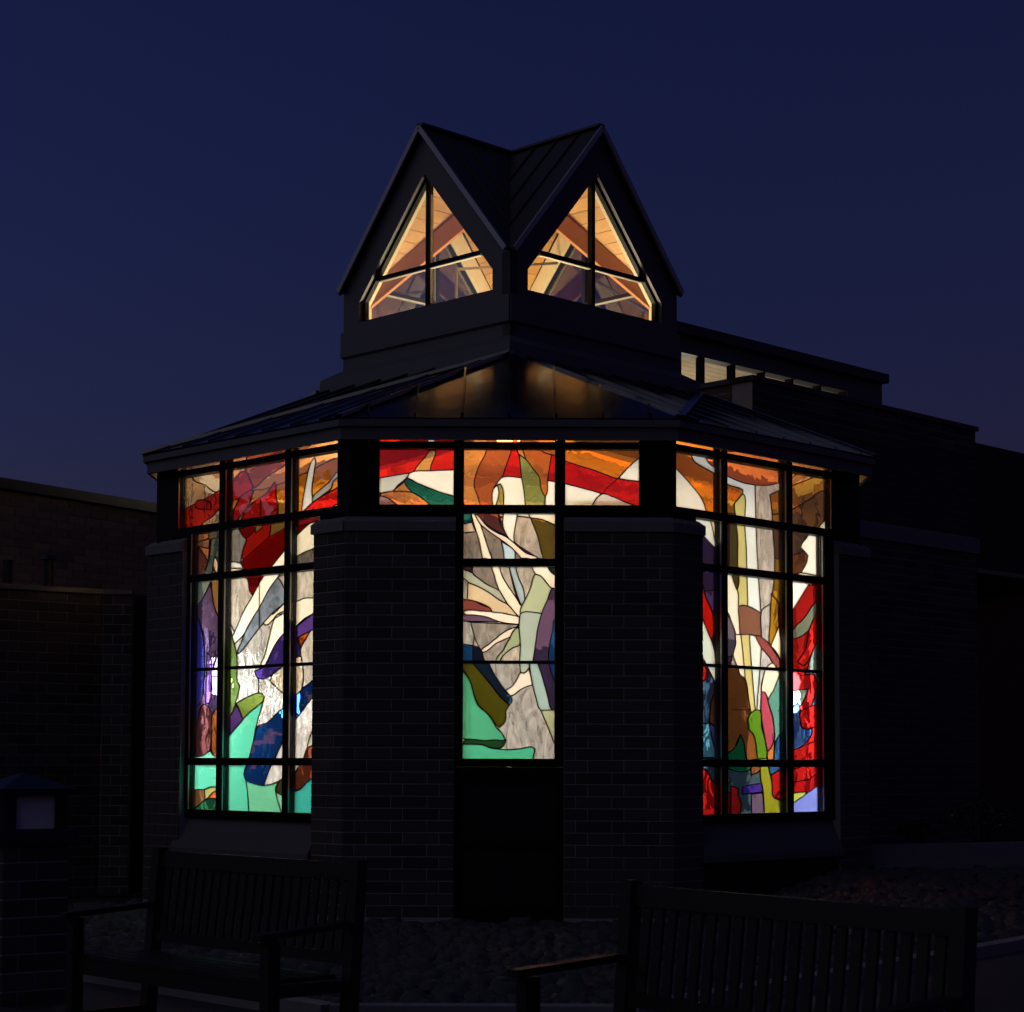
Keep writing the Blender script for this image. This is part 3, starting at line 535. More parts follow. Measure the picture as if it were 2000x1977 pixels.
NAMES = {'O': 'opal_pane', 'C': 'coloured_pane', 'T': 'textured_pane', 'R': 'rippled_pane', 'W': 'wispy_pane'}
def stained(F, og, design, lites, leads, parent, th=.006):
    """cut the design into the lites of one window; every piece of glass becomes a pane of its own"""
    polys = []
    for kind, c, key, s in design:
        if kind in 'TR': g = sum(c) / 3; c = tuple(int(v * .45 + g * .55 + 18) for v in c)     # silvery rather than tan
        polys.append((kind, c, smooth_poly([F.px(x, y, og) for x, y in pts(key, s)])))
    lead = MB()
    def came(p, q, w=.0095):
        d = (q[0] - p[0], q[1] - p[1]); l = math.hypot(*d)
        if l < 1e-5: return
        d = (d[0] / l, d[1] / l); nx, nz = -d[1] * w / 2, d[0] * w / 2; e = .002
        a = (p[0] - d[0] * e, p[1] - d[1] * e); b = (q[0] + d[0] * e, q[1] + d[1] * e)
        k = [(a[0] - nx, a[1] - nz), (b[0] - nx, b[1] - nz), (b[0] + nx, b[1] + nz), (a[0] + nx, a[1] + nz)]
        lead.hexa([F.P(x, og + .004, z) for x, z in k] + [F.P(x, og - th - .003, z) for x, z in k])
    for (u0, u1, z0, z1) in lites:
        V = []; FA = []
        def add(P):
            k = len(V); V.extend(Vector(p) for p in P); FA.append(list(range(k, k + len(P))))
        add([(u0, z0), (u1, z0), (u1, z1), (u0, z1)]); use = [None]
        for i, (kd, c, P) in enumerate(polys):
            xs = [p[0] for p in P]; zs = [p[1] for p in P]
            if max(xs) < u0 or min(xs) > u1 or max(zs) < z0 or min(zs) > z1: continue
            A = sum(P[j][0] * P[(j + 1) % len(P)][1] - P[(j + 1) % len(P)][0] * P[j][1] for j in range(len(P)))
            add(P if A > 0 else P[::-1]); use.append(i)
        ov, oe, of, _, _, orf = delaunay_2d_cdt(V, [], FA, 1, 1e-5)
        tris = []; own = []
        for f, src in zip(of, orf):
            if 0 not in src: continue
            ids = [use[s] for s in src if s != 0]
            if not ids: ids = [0]
            tris.append(f); own.append(max(ids))
        # adjacency, components, sliver clean-up
        for _pass in range(4):
            emap = {}
            for t, f in enumerate(tris):
                for a, b in zip(f, f[1:] + f[:1]): emap.setdefault((min(a, b), max(a, b)), []).append(t)
            comp = [-1] * len(tris); nb = [[] for _ in tris]
            for e, ts in emap.items():
                if len(ts) == 2: nb[ts[0]].append((ts[1], e)); nb[ts[1]].append((ts[0], e))
            comps = []
            for t in range(len(tris)):
                if comp[t] >= 0: continue
                st = [t]; comp[t] = len(comps); mem = []
                while st:
                    q = st.pop(); mem.append(q)
                    for r, _ in nb[q]:
                        if comp[r] < 0 and own[r] == own[t]: comp[r] = comp[t]; st.append(r)
                comps.append(mem)
            changed = False
            if _pass == 3: break
            for mem in comps:
                area = per = 0; touch = {}
                for t in mem:
                    a, b, c = (ov[i] for i in tris[t]); area += abs((b - a).cross(c - a)) / 2
                    f = tris[t]
                    for i, j in zip(f, f[1:] + f[:1]):
                        ts = emap[(min(i, j), max(i, j))]; l = (ov[i] - ov[j]).length
                        o = [x for x in ts if comp[x] != comp[t]]
                        if o: per += l; touch[own[o[0]]] = touch.get(own[o[0]], 0) + l
                        elif len(ts) == 1: per += l
                if touch and per and (2 * area / per < .0065 or area < 2.5e-4):
                    w = max(touch, key=touch.get)
                    for t in mem: own[t] = w
                    changed = True
            if not changed: break
        for mem in comps:
            kd, c, _ = polys[own[mem[0]]]
            idx = {}; fr = []
            for t in mem:
                for i in tris[t]: idx.setdefault(i, len(idx))
                fr.append(tuple(idx[i] for i in tris[t]))
            n = len(idx); P2 = [ov[i] for i in idx]
            vs = [F.P(p[0], og, p[1]) for p in P2] + [F.P(p[0], og - th, p[1]) for p in P2]
            cnt = {}
            for f in fr:
                for a, b in zip(f, f[1:] + f[:1]): cnt[(min(a, b), max(a, b))] = cnt.get((min(a, b), max(a, b)), 0) + 1
            side = [e for e, k in cnt.items() if k == 1]
            faces = fr + [tuple(i + n for i in f[::-1]) for f in fr] + [(a, b, b + n, a + n) for a, b in side]
            mi = [0] * len(fr) + [1] * len(fr) + [2] * len(side)
            obj(NAMES[kd], vs, faces, [glass_mat(kd, c), glass_back(kd, c), M['clear']], parent, mi)
        done = set()
        for e, ts in emap.items():
            if len(ts) == 2 and comp[ts[0]] != comp[ts[1]]: came(ov[e[0]], ov[e[1]])
    for key, s in leads:
        P = [F.px(x, y, og) for x, y in pts(key, s)]
        for a, b in zip(P, P[1:]):
            K = 12
            for i in range(K):
                p = tuple(a[q] + (b[q] - a[q]) * i / K for q in (0, 1)); r = tuple(a[q] + (b[q] - a[q]) * (i + 1) / K for q in (0, 1))
                mid = ((p[0] + r[0]) / 2, (p[1] + r[1]) / 2)
                if any(u0 < mid[0] < u1 and z0 < mid[1] < z1 for u0, u1, z0, z1 in lites): came(p, r, .006)
    lead.build('lead_came', M['lead'], parent)
# ------------------------------------------------------------------ brickwork
BRICK_CACHE = {}
def brick_mesh(L, h, d, mat):
    k = (round(L, 3), round(h, 3), round(d, 3), mat.name)
    if k in BRICK_CACHE: return BRICK_CACHE[k]
    b = .004
    me = bpy.data.meshes.new('brick')
    # a block with an eased front edge
    v = [(0, d, 0), (L, d, 0), (L, d, h), (0, d, h), (0, b, 0), (L, b, 0), (L, b, h), (0, b, h), (b, 0, b), (L - b, 0, b), (L - b, 0, h - b), (b, 0, h - b)]
    f = [(0, 3, 2, 1), (0, 1, 5, 4), (1, 2, 6, 5), (2, 3, 7, 6), (3, 0, 4, 7), (4, 5, 9, 8), (5, 6, 10, 9), (6, 7, 11, 10), (7, 4, 8, 11), (8, 9, 10, 11)]
    me.from_pydata(v, [], [tuple(q) for q in f]); me.materials.append(mat); me.update()
    BRICK_CACHE[k] = me; return me

def courses(u0, u1, z0, z1, ch=.1016, L=.305, phase=0.):
    """running bond with a third offset: list of (u, len, z)"""
    out = []; n = int(round((z1 - z0) / ch)); j = .0095
    for r in range(n):
        z = z1 - (r + 1) * ch
        if z < z0 - ch * .6: break
        u = u0 - L + ((r % 2) * L / 3 + phase) % L
        while u < u1:
            a, b = max(u, u0), min(u + L, u1)
            if b - a > .03: out.append((a + j / 2, b - a - j, z + j / 2))
            u += L
    return out, ch - j

def lay(F, spec, parent, mat, o=0., budget=None, d=.05, fuzz=.0015):
    """bricks as parts up to the budget, the rest as one joined part"""
    rest = MB(); n = 0
    for (u, l, z, h) in spec:
        q = o + random.uniform(-fuzz, fuzz)
        if budget is None or budget[0] > 0:
            ob = bpy.data.objects.new('brick', brick_mesh(l, h, d, mat)); COL.objects.link(ob); ob.parent = parent
            ob.matrix_local = Matrix.Translation(F.P(u, q, z)) @ F.m.to_3x3().to_4x4()
            if budget: budget[0] -= 1
        else:
            rest.fbox(F, u, u + l, q - d, q, z, z + h)
    return rest

# ------------------------------------------------------------------ the chapel: octagon, lantern on top
CX, D, A0 = -.03, 16.23, 1.391
RB = A0 * (1 + math.sqrt(2)); CY = D + RB
C0 = Vector((CX, CY, 0))
FC = Frame((CX, D), (1, 0)); FL = Frame((CX - A0, D), (1, -1)); FR = Frame((CX + A0, D), (1, 1))
def octa(o, z):
    r = (RB + o) / math.cos(R(22.5))
    return [Vector((CX + r * math.cos(R(-112.5 + 45 * i)), CY + r * math.sin(R(-112.5 + 45 * i)), z)) for i in range(8)]   # 0-1 is the front facet
chapel = empty('chapel', (0, 0, 0))
set_tag(chapel, 'octagonal brick chapel with lit stained glass windows and a gabled lantern on its roof', 'chapel')

OM = -.06; OG = -.155                    # mullion fronts, stained glass
zf = lambda y: FC.px(995, y, OM)[1]
zTt, zTb = zf(863), zf(876)
B = {'b1': (zf(1002), zf(986)), 'b2': (zf(1106), zf(1091)), 'b3': (zf(1296), zf(1290)), 'b4': (zf(1497), zf(1482))}
zBot = FL.px(520, 1586, OM)[1]; zCap = FC.px(995, 1038, 0)[1]; zCapT = FC.px(995, 1019, 0.02)[1]; zCapB = FC.px(995, 1010, -.06)[1]
Z_SOF = zTt + .16; Z_FAS = at_y(990, 859, D - .08).z; Z_EAVE = at_y(990, 817, D - .12).z
print('levels', zTt, zTb, B, zBot, zCap, zCapT, zCapB, Z_FAS, Z_EAVE)
uCl, uCr = FC.px(889, 1250)[0], FC.px(1101, 1250)[0]
uLs = FL.px(609, 1300)[0]; uRs = FR.px(1374, 1300)[0]
uLf0, uLf1 = FL.px(284, 1300)[0], FL.px(353, 1300)[0]
uRf0, uRf1 = FR.px(1640, 1300)[0], FR.px(1699, 1300)[0]
print('u', uCl, uCr, uLs, uRs, uLf0, uLf1, uRf0, uRf1)

budget = [300]; rest_all = MB()
def pier(segs):
    p = empty('brick_pier'); p.parent = chapel
    core = MB(); cap = MB(); rest = MB()
    for F, u0, u1, ph, cu0, cu1 in segs:
        core.fbox(F, u0 + .004, u1 - .004, -.24, -.007, 0, zCap - .002)
        cs, h = courses(u0, u1, 0, zCap, phase=ph)
        r = lay(F, [(u, l, z, h) for u, l, z in cs], p, M['brick'], 0, budget)
        k = len(rest_all.v); rest_all.v += r.v; rest_all.f += [tuple(i + k for i in f) for f in r.f]; rest_all.mi += r.mi
        a, b = u0 - cu0, u1 + cu1
        cap.hexa([F.P(a, .02, zCap), F.P(b, .02, zCap), F.P(b, -.24, zCap), F.P(a, -.24, zCap), F.P(a, .02, zCapT), F.P(b, .02, zCapT), F.P(b, -.06, zCapB), F.P(a, -.06, zCapB)])
    core.build('mortar_core', M['mortar'], p); cap.build('cap_stone', M['stone'], p)
    return p
pier([(FC, -A0, uCl, .10, -.0, 0), (FL, uLs, 0, .19, 0.012, .0)])
pier([(FC, uCr, A0, .10, 0, -.0), (FR, 0, uRs, .0, .0, .012)])
pier([(FL, uLf0, uLf1, .1, 0, .0)])
pier([(FR, uRf0, uRf1, .1, .0, 0)])
if rest_all.v:
    o = rest_all.build('brick_courses', M['brick'], chapel); o['kind'] = 'stuff'

# ---- stained glass windows
def bead(mb, F, u, z0, z1, s):           # bright glazing bead on a mullion's flank
    mb.fbox(F, u, u + s * .006, OM - .030, OM - .018, z0, z1)

def build_window(F, up, lo, rows_lo_z, design, leads, lo_bottom):
    w = empty('stained_glass_window'); w.parent = chapel
    def frame_box(name, u0, u1, z0, z1, o1=OM, o0=OG - .02, mat='frame'):
        MB().fbox(F, u0, u1, o0, o1, z0, z1).build(name, M[mat], w)
    lites = []
    # verticals: up = [(u0,u1) mullion fronts], same for lo
    for u0, u1 in up: frame_box('mullion', u0, u1, B['b1'][0], Z_SOF)
    for u0, u1 in lo: frame_box('mullion', u0, u1, lo_bottom - .07, B['b1'][0] - .0005)
    U0, U1 = up[0][0], up[-1][1]; L0, L1 = lo[0][0], lo[-1][1]
    frame_box('transom', U0, U1, zTb, zTt, OM - .004); frame_box('transom', U0, U1, *B['b1'], OM - .004)
    for k in rows_lo_z:
        frame_box('transom', L0, L1, *B[k], OM - (.004 if k != 'b3' else .03))
    frame_box('sill_bar', L0, L1, lo_bottom - .07, lo_bottom, OM - .004)
    # glass lites between centre lines, beads on the flanks
    bd = MB(); gl = 0
    zs_up = [B['b1'], (zTb, zTt), (Z_SOF, Z_SOF)]
    zs_lo = [(lo_bottom, lo_bottom)] + [B[k] for k in reversed(rows_lo_z)] + [B['b1']]
    for verts, zs in ((up, zs_up), (lo, zs_lo)):
        for (a0, a1), (b0, b1) in zip(verts, verts[1:]):
            for (z0a, z0b), (z1a, z1b) in zip(zs, zs[1:]):
                lites.append(((a0 + a1) / 2 + .004, (b0 + b1) / 2 - .004, (z0a + z0b) / 2, (z1a + z1b) / 2))
                MB().fbox(F, a1, b0, OM - .056, OM - .050, z0b, z1a).build('glazing_pane', M['glazing'], w)
            bead(bd, F, a1, zs[0][1], zs[-1][0], 1); bead(bd, F, b0, zs[0][1], zs[-1][0], -1)
    bd.build('glazing_bead', M['reveal'], w)
    stained(F, OG, design, lites, leads, w)
    return w

mw = lambda F, x0, x1, y: (F.px(x0, y, OM)[0], F.px(x1, y, OM)[0])
L_up = [mw(FL, 336, 345, 980), mw(FL, 428, 436.5, 980), mw(FL, 556.5, 565, 940), mw(FL, 659, 672, 920)]
L_lo = [mw(FL, 352, 366, 1350), mw(FL, 424, 432.5, 1350), mw(FL, 553, 561.5, 1350), (uLs + .02, uLs + .12)]
L_lo[1] = L_up[1]; L_lo[2] = L_up[2]
R_up = [mw(FR, 1306, 1321, 930), mw(FR, 1412, 1421, 940), mw(FR, 1539, 1548, 970), mw(FR, 1627, 1640, 970)]
R_lo = [(uRs - .12, uRs - .02), R_up[1], R_up[2], mw(FR, 1612, 1630, 1350)]
C_up = [mw(FC, 722, 740, 930), mw(FC, 887, 905, 930), mw(FC, 1085, 1103, 930), mw(FC, 1249.5, 1266, 930)]
C_lo = [C_up[1], C_up[2]]
print('mull', L_up, L_lo, R_up, R_lo, C_up)
build_window(FL, L_up, L_lo, ['b2', 'b3', 'b4'], LEFT, LEADS['L'], zBot)
build_window(FR, R_up, R_lo, ['b2', 'b3', 'b4'], RIGHT, LEADS['R'], zBot)
build_window(FC, C_up, C_lo, ['b2', 'b3'], CENTRE, LEADS['C'], B['b4'][1])

# corner posts and blank frame beside the upper lights
ue = OM * math.tan(R(22.5))
for F, a, b in ((FL, L_up[-1][1] + .001, ue), (FC, -A0 - ue, C_up[0][0] - .001), (FC, C_up[-1][1] + .001, A0 + ue), (FR, -ue, R_up[0][0] - .001),
                (FL, uLf0 + .06, L_up[0][0] - .001), (FR, R_up[-1][1] + .001, uRf1 - .06)):
    MB().fbox(F, a, b, OG - .08, OM - .001, zCapB - .1, Z_SOF).build('corner_post', M['frame'], chapel)
# infill behind caps so no light leaks, sills and aprons below the lights
for F, a, b, sgn in ((FL, L_lo[0][0], uLs, 1), (FR, uRs, R_lo[-1][1], 1)):
    zt = zBot - .07; zs0 = FL.px(520, 1665, .03)[1]
    MB().hexa([F.P(a, .03, zs0 - .06), F.P(b, .03, zs0 - .06), F.P(b, -.2, zs0 - .06), F.P(a, -.2, zs0 - .06),
               F.P(a, .03, zs0), F.P(b, .03, zs0), F.P(b, -.11, zt - .001), F.P(a, -.11, zt - .001)]).build('window_sill', M['sill'], chapel)
    MB().fbox(F, a, b, -.2, -.02, 0, zs0 - .062).build('apron_panel', M['dark'], chapel)
MB().fbox(FC, uCl + .002, uCr - .002, OG - .05, OM - .03, 0, B['b4'][1] - .071).build('apron_panel', M['dark'], chapel)
for a, b, z0, z1 in ((uCl + .003, uCl + .06, 0, 1.26), (uCr - .06, uCr - .003, 0, 1.26), (uCl + .061, uCr - .061, .02, .12), (uCl + .061, uCr - .061, .62, .67), (uCl + .061, uCr - .061, 1.16, 1.26)):
    MB().fbox(FC, a, b, OM - .029, OM - .012, z0, z1).build('panel_rail', M['frame'], chapel)
for F, a, b in ((FL, uLf0, L_lo[0][0]), (FR, R_lo[-1][1], uRf1), (FC, -A0, uCl), (FC, uCr, A0), (FL, uLs, 0), (FR, 0, uRs)):
    MB().fbox(F, a, b, -.30, OG - .0225, 0, (B['b1'][0] + B['b1'][1]) / 2).build('backing_wall', M['intwall'], chapel)

# ---- other walls, floor
o8 = octa(-.02, 0); i8 = octa(-.25, 0)
for i in range(2, 7):
    side = i in (2, 6)                   # the east and west sides have lit upper windows too
    MB().slab([o8[i], o8[i + 1], i8[i + 1], i8[i]], Vector((0, 0, B['b1'][0] if side else Z_SOF + .1))).build('wall', [M['intwall']], chapel)
    if side:
        F = Frame(tuple(((o8[i] + o8[i + 1]) / 2).xy), tuple((o8[i + 1] - o8[i]).xy)); hw = A0 - .25
        for q in range(3):
            u0, u1 = -hw + q * hw * 2 / 3, -hw + (q + 1) * hw * 2 / 3
            MB().fbox(F, u0 + .04, u1 - .04, -.145, -.14, B['b1'][1], Z_SOF).build('opal_pane', glass_mat('O', (236, 214, 170)), chapel)
            MB().fbox(F, u0 - .04, u0 + .04, -.16, -.06, B['b1'][0], Z_SOF).build('mullion', M['frame'], chapel)
        MB().fbox(F, hw - .04, hw + .24, -.16, -.06, B['b1'][0], Z_SOF).build('corner_post', M['frame'], chapel)
        MB().fbox(F, -hw - .24, -hw - .041, -.16, -.06, B['b1'][0], Z_SOF).build('corner_post', M['frame'], chapel)
for i in range(2, 7):                    # plastered lower walls with dark windows between brick piers
    a, b = i8[i], i8[i + 1]; ud = (b - a).normalized(); F = Frame(tuple(a.xy), tuple((-ud).xy)); w = (b - a).length
    for u0, u1 in ((.22, .62), (w - .62, w - .22)):
        MB().fbox(F, -u1, -u0, .002, .03, .05, 3.25).build('plaster_panel', M['plaster'], chapel)
    MB().fbox(F, -w + .62, -.62, .002, .03, .05, .8).build('plaster_panel', M['plaster'], chapel)
    MB().fbox(F, -w + .62, -.62, .002, .03, 2.7, 3.25).build('plaster_panel', M['plaster'], chapel)
    MB().fbox(F, -w + .62, -.62, .002, .012, .8, 2.7).build('dark_window', M['dark'], chapel)
    MB().fbox(F, -w / 2 - .03, -w / 2 + .03, .012, .05, .8, 2.7).build('window_bar', M['soffit'], chapel)
MB().slab([v + Vector((0, 0, -.04)) for v in octa(-.1, 0)], Vector((0, 0, .045))).build('floor', M['floor'], chapel)

# ---- eaves
for i in range(8):
    j = (i + 1) % 8
    a0, a1, b0, b1 = octa(.08, 0), octa(.045, 0), octa(.115, 0), octa(.045, 0)
    zm = Z_FAS + (Z_EAVE - Z_FAS) * .60
    V = lambda p, z: Vector((p.x, p.y, z))
    MB().hexa([V(a0[i], Z_FAS), V(a0[j], Z_FAS), V(a1[j], Z_FAS), V(a1[i], Z_FAS), V(a0[i], zm), V(a0[j], zm), V(a1[j], zm), V(a1[i], zm)]).build('fascia', M['fascia'], chapel)
    MB().hexa([V(b0[i], zm + .002), V(b0[j], zm + .002), V(b1[j], zm + .002), V(b1[i], zm + .002), V(b0[i], Z_EAVE), V(b0[j], Z_EAVE), V(b1[j], Z_EAVE), V(b1[i], Z_EAVE)]).build('gutter', M['fascia'], chapel)
    s0, s1 = octa(.047, Z_SOF), octa(-.35, Z_SOF)
    MB().slab([s0[i], s0[j], s1[j], s1[i]], Vector((0, 0, .02))).build('soffit', M['soffit'], chapel)

# ---- roof
HL = 1.712; HC = 1.965
zc0 = at_y(985, 690, CY - HC).z; zc1 = at_y(985, 664, CY - HC).z
zb0 = at_y(987, 627, CY - HL).z; zb1 = at_y(987, 575, CY - HL).z
z_e = at_y(988, 484, CY - HL).z - .03; z_r = at_y(989, 297, CY).z - .06
print('lantern', zc0, zc1, zb0, zb1, z_e, z_r)
def diamond(h, z): return [Vector((CX, CY - h, z)), Vector((CX + h, CY, z)), Vector((CX, CY + h, z)), Vector((CX - h, CY, z))]
E8 = octa(.122, Z_EAVE + .004); DC = diamond(HC - .01, zc0)
def seams(poly, e0, e1, name, mat, spacing, phase, parent, w=.016, hgt=.04):
    ud = (e1 - e0).normalized(); nn = Vector((0, 0, 0))
    for i in range(len(poly)): nn += poly[i].cross(poly[(i + 1) % len(poly)])
    nn.normalize(); nn = nn if nn.z > 0 else -nn; sd = nn.cross(ud); sd = sd if sd.z > 0 else -sd
    q = [((p - e0).dot(ud), (p - e0).dot(sd)) for p in poly]; umin = min(x for x, _ in q); umax = max(x for x, _ in q)
    u = umin + phase
    while u < umax - .03:
        ss = []
        for (x0, y0), (x1, y1) in zip(q, q[1:] + q[:1]):
            if (x0 - u) * (x1 - u) < 0: ss.append(y0 + (y1 - y0) * (u - x0) / (x1 - x0))
        if len(ss) >= 2 and max(ss) - min(ss) > .06:
            MB().bar(e0 + ud * u + sd * (min(ss) + .01) + nn * hgt / 2, e0 + ud * u + sd * (max(ss) - .03) + nn * hgt / 2, w, hgt, nn).build(name, mat, parent)
        u += spacing
for i in range(8):
    j = (i + 1) % 8; e0, e1 = E8[i], E8[j]
    poly = [e0, e1, DC[(i // 2) % 4]] if i % 2 == 0 else [e0, e1, DC[((i + 1) // 2) % 4], DC[(i // 2) % 4]]
    rf = MB().slab(poly, .035).build('roof', M['roof'], chapel)
    wid = (e1 - e0).length
    if i in (0, 1, 7): seams(poly, e0, e1, 'seam', M['roof'], .397, (wid / 2) % .397, rf, hgt=.04 if i == 0 else .02)
    MB().bar(e0 + Vector((0, 0, .012)), DC[(i // 2 + (i % 2)) % 4 if i % 2 else i // 2] + Vector((0, 0, .012)), .09, .03).build('hip_cap', M['roof'], chapel)

# ---- lantern
lant = empty('lantern'); lant.parent = chapel
d0, d1, d2 = diamond(HC, zc0 - .12), diamond(HC - .02, zc1), diamond(HL + .01, zc1 + .10)
for i in range(4):
    j = (i + 1) % 4
    MB().slab([d0[i], d0[j], d1[j], d1[i]], .02).build('curb_flashing', M['siding'], lant)
    MB().slab([d1[i], d1[j], d2[j], d2[i]], .02).build('curb_slope', M['siding'], lant)
LH = HL / math.sqrt(2)
FACES = []
for k, u in enumerate(((1, -1), (1, 1), (-1, 1), (-1, -1))):
    n = Vector((u[1], -u[0], 0)).normalized(); FACES.append(Frame(tuple((C0 + n * LH).xy), u))
LF = FACES[0]
wi = (LF.px(961, 545)[0] - LF.px(700, 612)[0]) / 2
zg0 = LF.px(961, 567)[1]; zg1 = LF.px(961, 526)[1]; zg2 = LF.px(826, 340)[1]; zh = LF.px(828, 517)[1]
print('gable', wi, zg0, zg1, zg2, zh, LH)
for k, F in enumerate(FACES):
    MB().fbox(F, -LH, LH, -.10, -.0, zc1, zb0 - .012).build('siding_board', M['siding'], lant)
    MB().fbox(F, -LH, LH, -.10, .012, zb0 - .012, zb0).build('shadow_strip', M['dark'], lant)  # solid dark strip standing in for the shadow below the belt board
    MB().fbox(F, -LH - .012, LH + .012, -.10, .03, zb0, zb1).build('belt_board', M['siding'], lant)
    MB().fbox(F, -LH + .1, LH - .1, -.20, -.102, zc0 - .1, zg0).build('inner_lining', M['cream'], lant)
    out5 = [(-LH, zb1), (LH, zb1), (LH, z_e), (0, z_r - .03), (-LH, z_e)]
    in5 = [(-wi, zg0), (wi, zg0), (wi, zg1), (0, zg2), (-wi, zg1)]
    g = MB(); c = MB(); f = MB()
    for a in range(5):
        b = (a + 1) % 5
        q = [out5[a], out5[b], in5[b], in5[a]]
        g.slab([F.P(x, 0, z) for x, z in q], F.n * -.11)
        q2 = [(out5[a][0] * .86, out5[a][1] - (.12 if a == 3 else 0)), (out5[b][0] * .86, out5[b][1] - (.12 if b == 3 else 0)), in5[b], in5[a]]
        c.slab([F.P(x, -.111, z) for x, z in q2], F.n * -.05)
        sc = lambda p, t: (p[0] * t, zg0 + .5 + (p[1] - zg0 - .5) * t)
        f.slab([F.P(x, -.05, z) for x, z in (in5[a], in5[b], sc(in5[b], .955), sc(in5[a], .955))], F.n * -.05)
    g.build('gable_board', M['siding'], lant); c.build('gable_lining', M['cream'], lant); f.build('window_frame', M['frame'], lant)
    e = .022; uh = wi * (zg2 - zh) / (zg2 - zg1)
    MB().fbox(F, -e, e, -.11, -.048, zg0, zg2 - .05).build('mullion', M['frame'], lant)
    MB().fbox(F, -uh, -e - .001, -.11, -.052, zh - .018, zh + .018).build('transom', M['frame'], lant)
    MB().fbox(F, e + .001, uh, -.11, -.052, zh - .018, zh + .018).build('transom', M['frame'], lant)
    MB().fbox(F, e, e + .006, -.10, -.07, zg0 + .05, zg2 - .2).build('glazing_bead', M['reveal'], lant)
    MB().fbox(F, -uh + .05, -e - .002, -.10, -.06, zh - .030, zh - .019).build('glazing_bead', M['reveal'], lant)
    MB().fbox(F, e + .002, uh - .05, -.10, -.06, zh - .030, zh - .019).build('glazing_bead', M['reveal'], lant)
    for s in (-1, 1):
        for P in ([(s * wi, zg0), (s * e, zg0), (s * e, zh), (s * uh, zh), (s * wi, zg1)], [(s * uh, zh), (s * e, zh), (s * e, zg2 - .02)]):
            MB().slab([F.P(x, -.078, z) for x, z in P], F.n * -.006).build('pane', M['glazing'], lant)
    # roof slopes of this gable: peak - centre - corner
    ov = .06; tk = Vector((0, 0, .035))
    for s in (-1, 1):
        pk, ctr = F.P(0, ov, z_r), Vector((CX, CY, z_r)); cr = F.P(s * LH, 0, z_e); cro = F.P(s * (LH + .005), ov, z_e - .005)
        rs = MB().slab([pk, ctr, cr, cro], tk).build('gable_roof', M['lantroof'], lant)
        up = Vector((0, 0, 1))
        for t in (.22, .46, .7):
            a = pk.lerp(ctr, t); b = cr.lerp(ctr, t)
            MB().bar(a + Vector((0, 0, .045)), b + Vector((0, 0, .045)), .014, .03).build('seam', M['lantroof'], lant)
        MB().bar(F.P(0, ov + .012, z_r + .016), F.P(s * (LH + .005), ov + .012, z_e + .012), .024, .05, F.n.cross(Vector((1, 0, 0))) if False else Vector((0, 0, 1))).build('rake_trim', M['flash'], lant)
        # plank ceiling under the slope
        pi, ci, ki = F.P(0, -.17, z_r - .09), Vector((CX, CY, z_r - .09)), F.P(s * (LH - .17), -.17, z_e - .02)
        NP = 13
        for q in range(NP):
            t0, t1 = q / NP, (q + .94) / NP
            P = [pi.lerp(ki, t0), ci.lerp(ki, t0), ci.lerp(ki, t1), pi.lerp(ki, t1)] if t1 < .99 else [pi.lerp(ki, t0), ci.lerp(ki, t0), ki]
            MB().slab(P, Vector((0, 0, .02))).build('plank', M['pine'], lant)
    MB().bar(F.P(0, ov, z_r + .045), Vector((CX, CY, z_r + .045)), .09, .025).build('ridge_cap', M['lantroof'], lant)
for k in range(4):                       # valley beams
    c = diamond(HL - .22, z_e - .08)[k]
    MB().bar(c, Vector((CX, CY, z_r - .24)), .11, .17).build('valley_beam', M['beam'], lant)
MB().lathe((CX - .55, CY - .15, zb1 - .1), [(.014, 0), (.014, .75)], 8).build('sprinkler_pipe', M['pipe'], lant)
MB().bar((CX - .55, CY - .15, zb1 + .64), (CX + .5, CY + .9, zb1 + .98), .026, .026).build('sprinkler_pipe', M['pipe'], lant)

# ---- plank ceiling of the main room
ceil = empty('ceiling'); ceil.parent = chapel
c8 = octa(-.17, Z_SOF - .0); dq = diamond(HL - .22, zc0 + .02)
for i in range(8):
    j = (i + 1) % 8; NP = 9
    ta, tb = (dq[(i // 2) % 4], dq[(i // 2) % 4]) if i % 2 == 0 else (dq[(i // 2) % 4], dq[((i + 1) // 2) % 4])
    for q in range(NP):
        t0, t1 = q / NP, (q + .90) / NP
        MB().slab([c8[i].lerp(ta, t0), c8[j].lerp(tb, t0), c8[j].lerp(tb, t1), c8[i].lerp(ta, t1)], Vector((0, 0, .02))).build('plank', M['pine'], ceil)
    MB().bar(c8[i] + Vector((0, 0, -.10)), dq[(i // 2 + (i % 2)) % 4 if i % 2 else i // 2] + Vector((0, 0, -.10)), .12, .18).build('hip_beam', M['beam'], ceil)

def to_wall(p, d):                       # run out to the inner wall face
    t = 0.
    while t < 9:
        q = p + d * t - C0; q.z = 0
        if max(q.dot(Vector((math.cos(R(45 * i)), math.sin(R(45 * i)), 0))) for i in range(8)) > RB - .26: break
        t += .02
    return p + d * t
for a, b in ((at_y(1405, 880, 19.0), at_y(1535, 958, 20.5)), (at_y(600, 872, 19.1), at_y(455, 978, 20.6)), (at_y(930, 905, 21.6), at_y(1090, 893, 21.6))):
    a.z = b.z = Z_SOF - .06
    d = (b - a).normalized(); e1, e0 = to_wall(a, d), to_wall(a, -d)
    MB().bar(e0, e1, .13, .20).build('tie_beam', M['beam'], ceil)

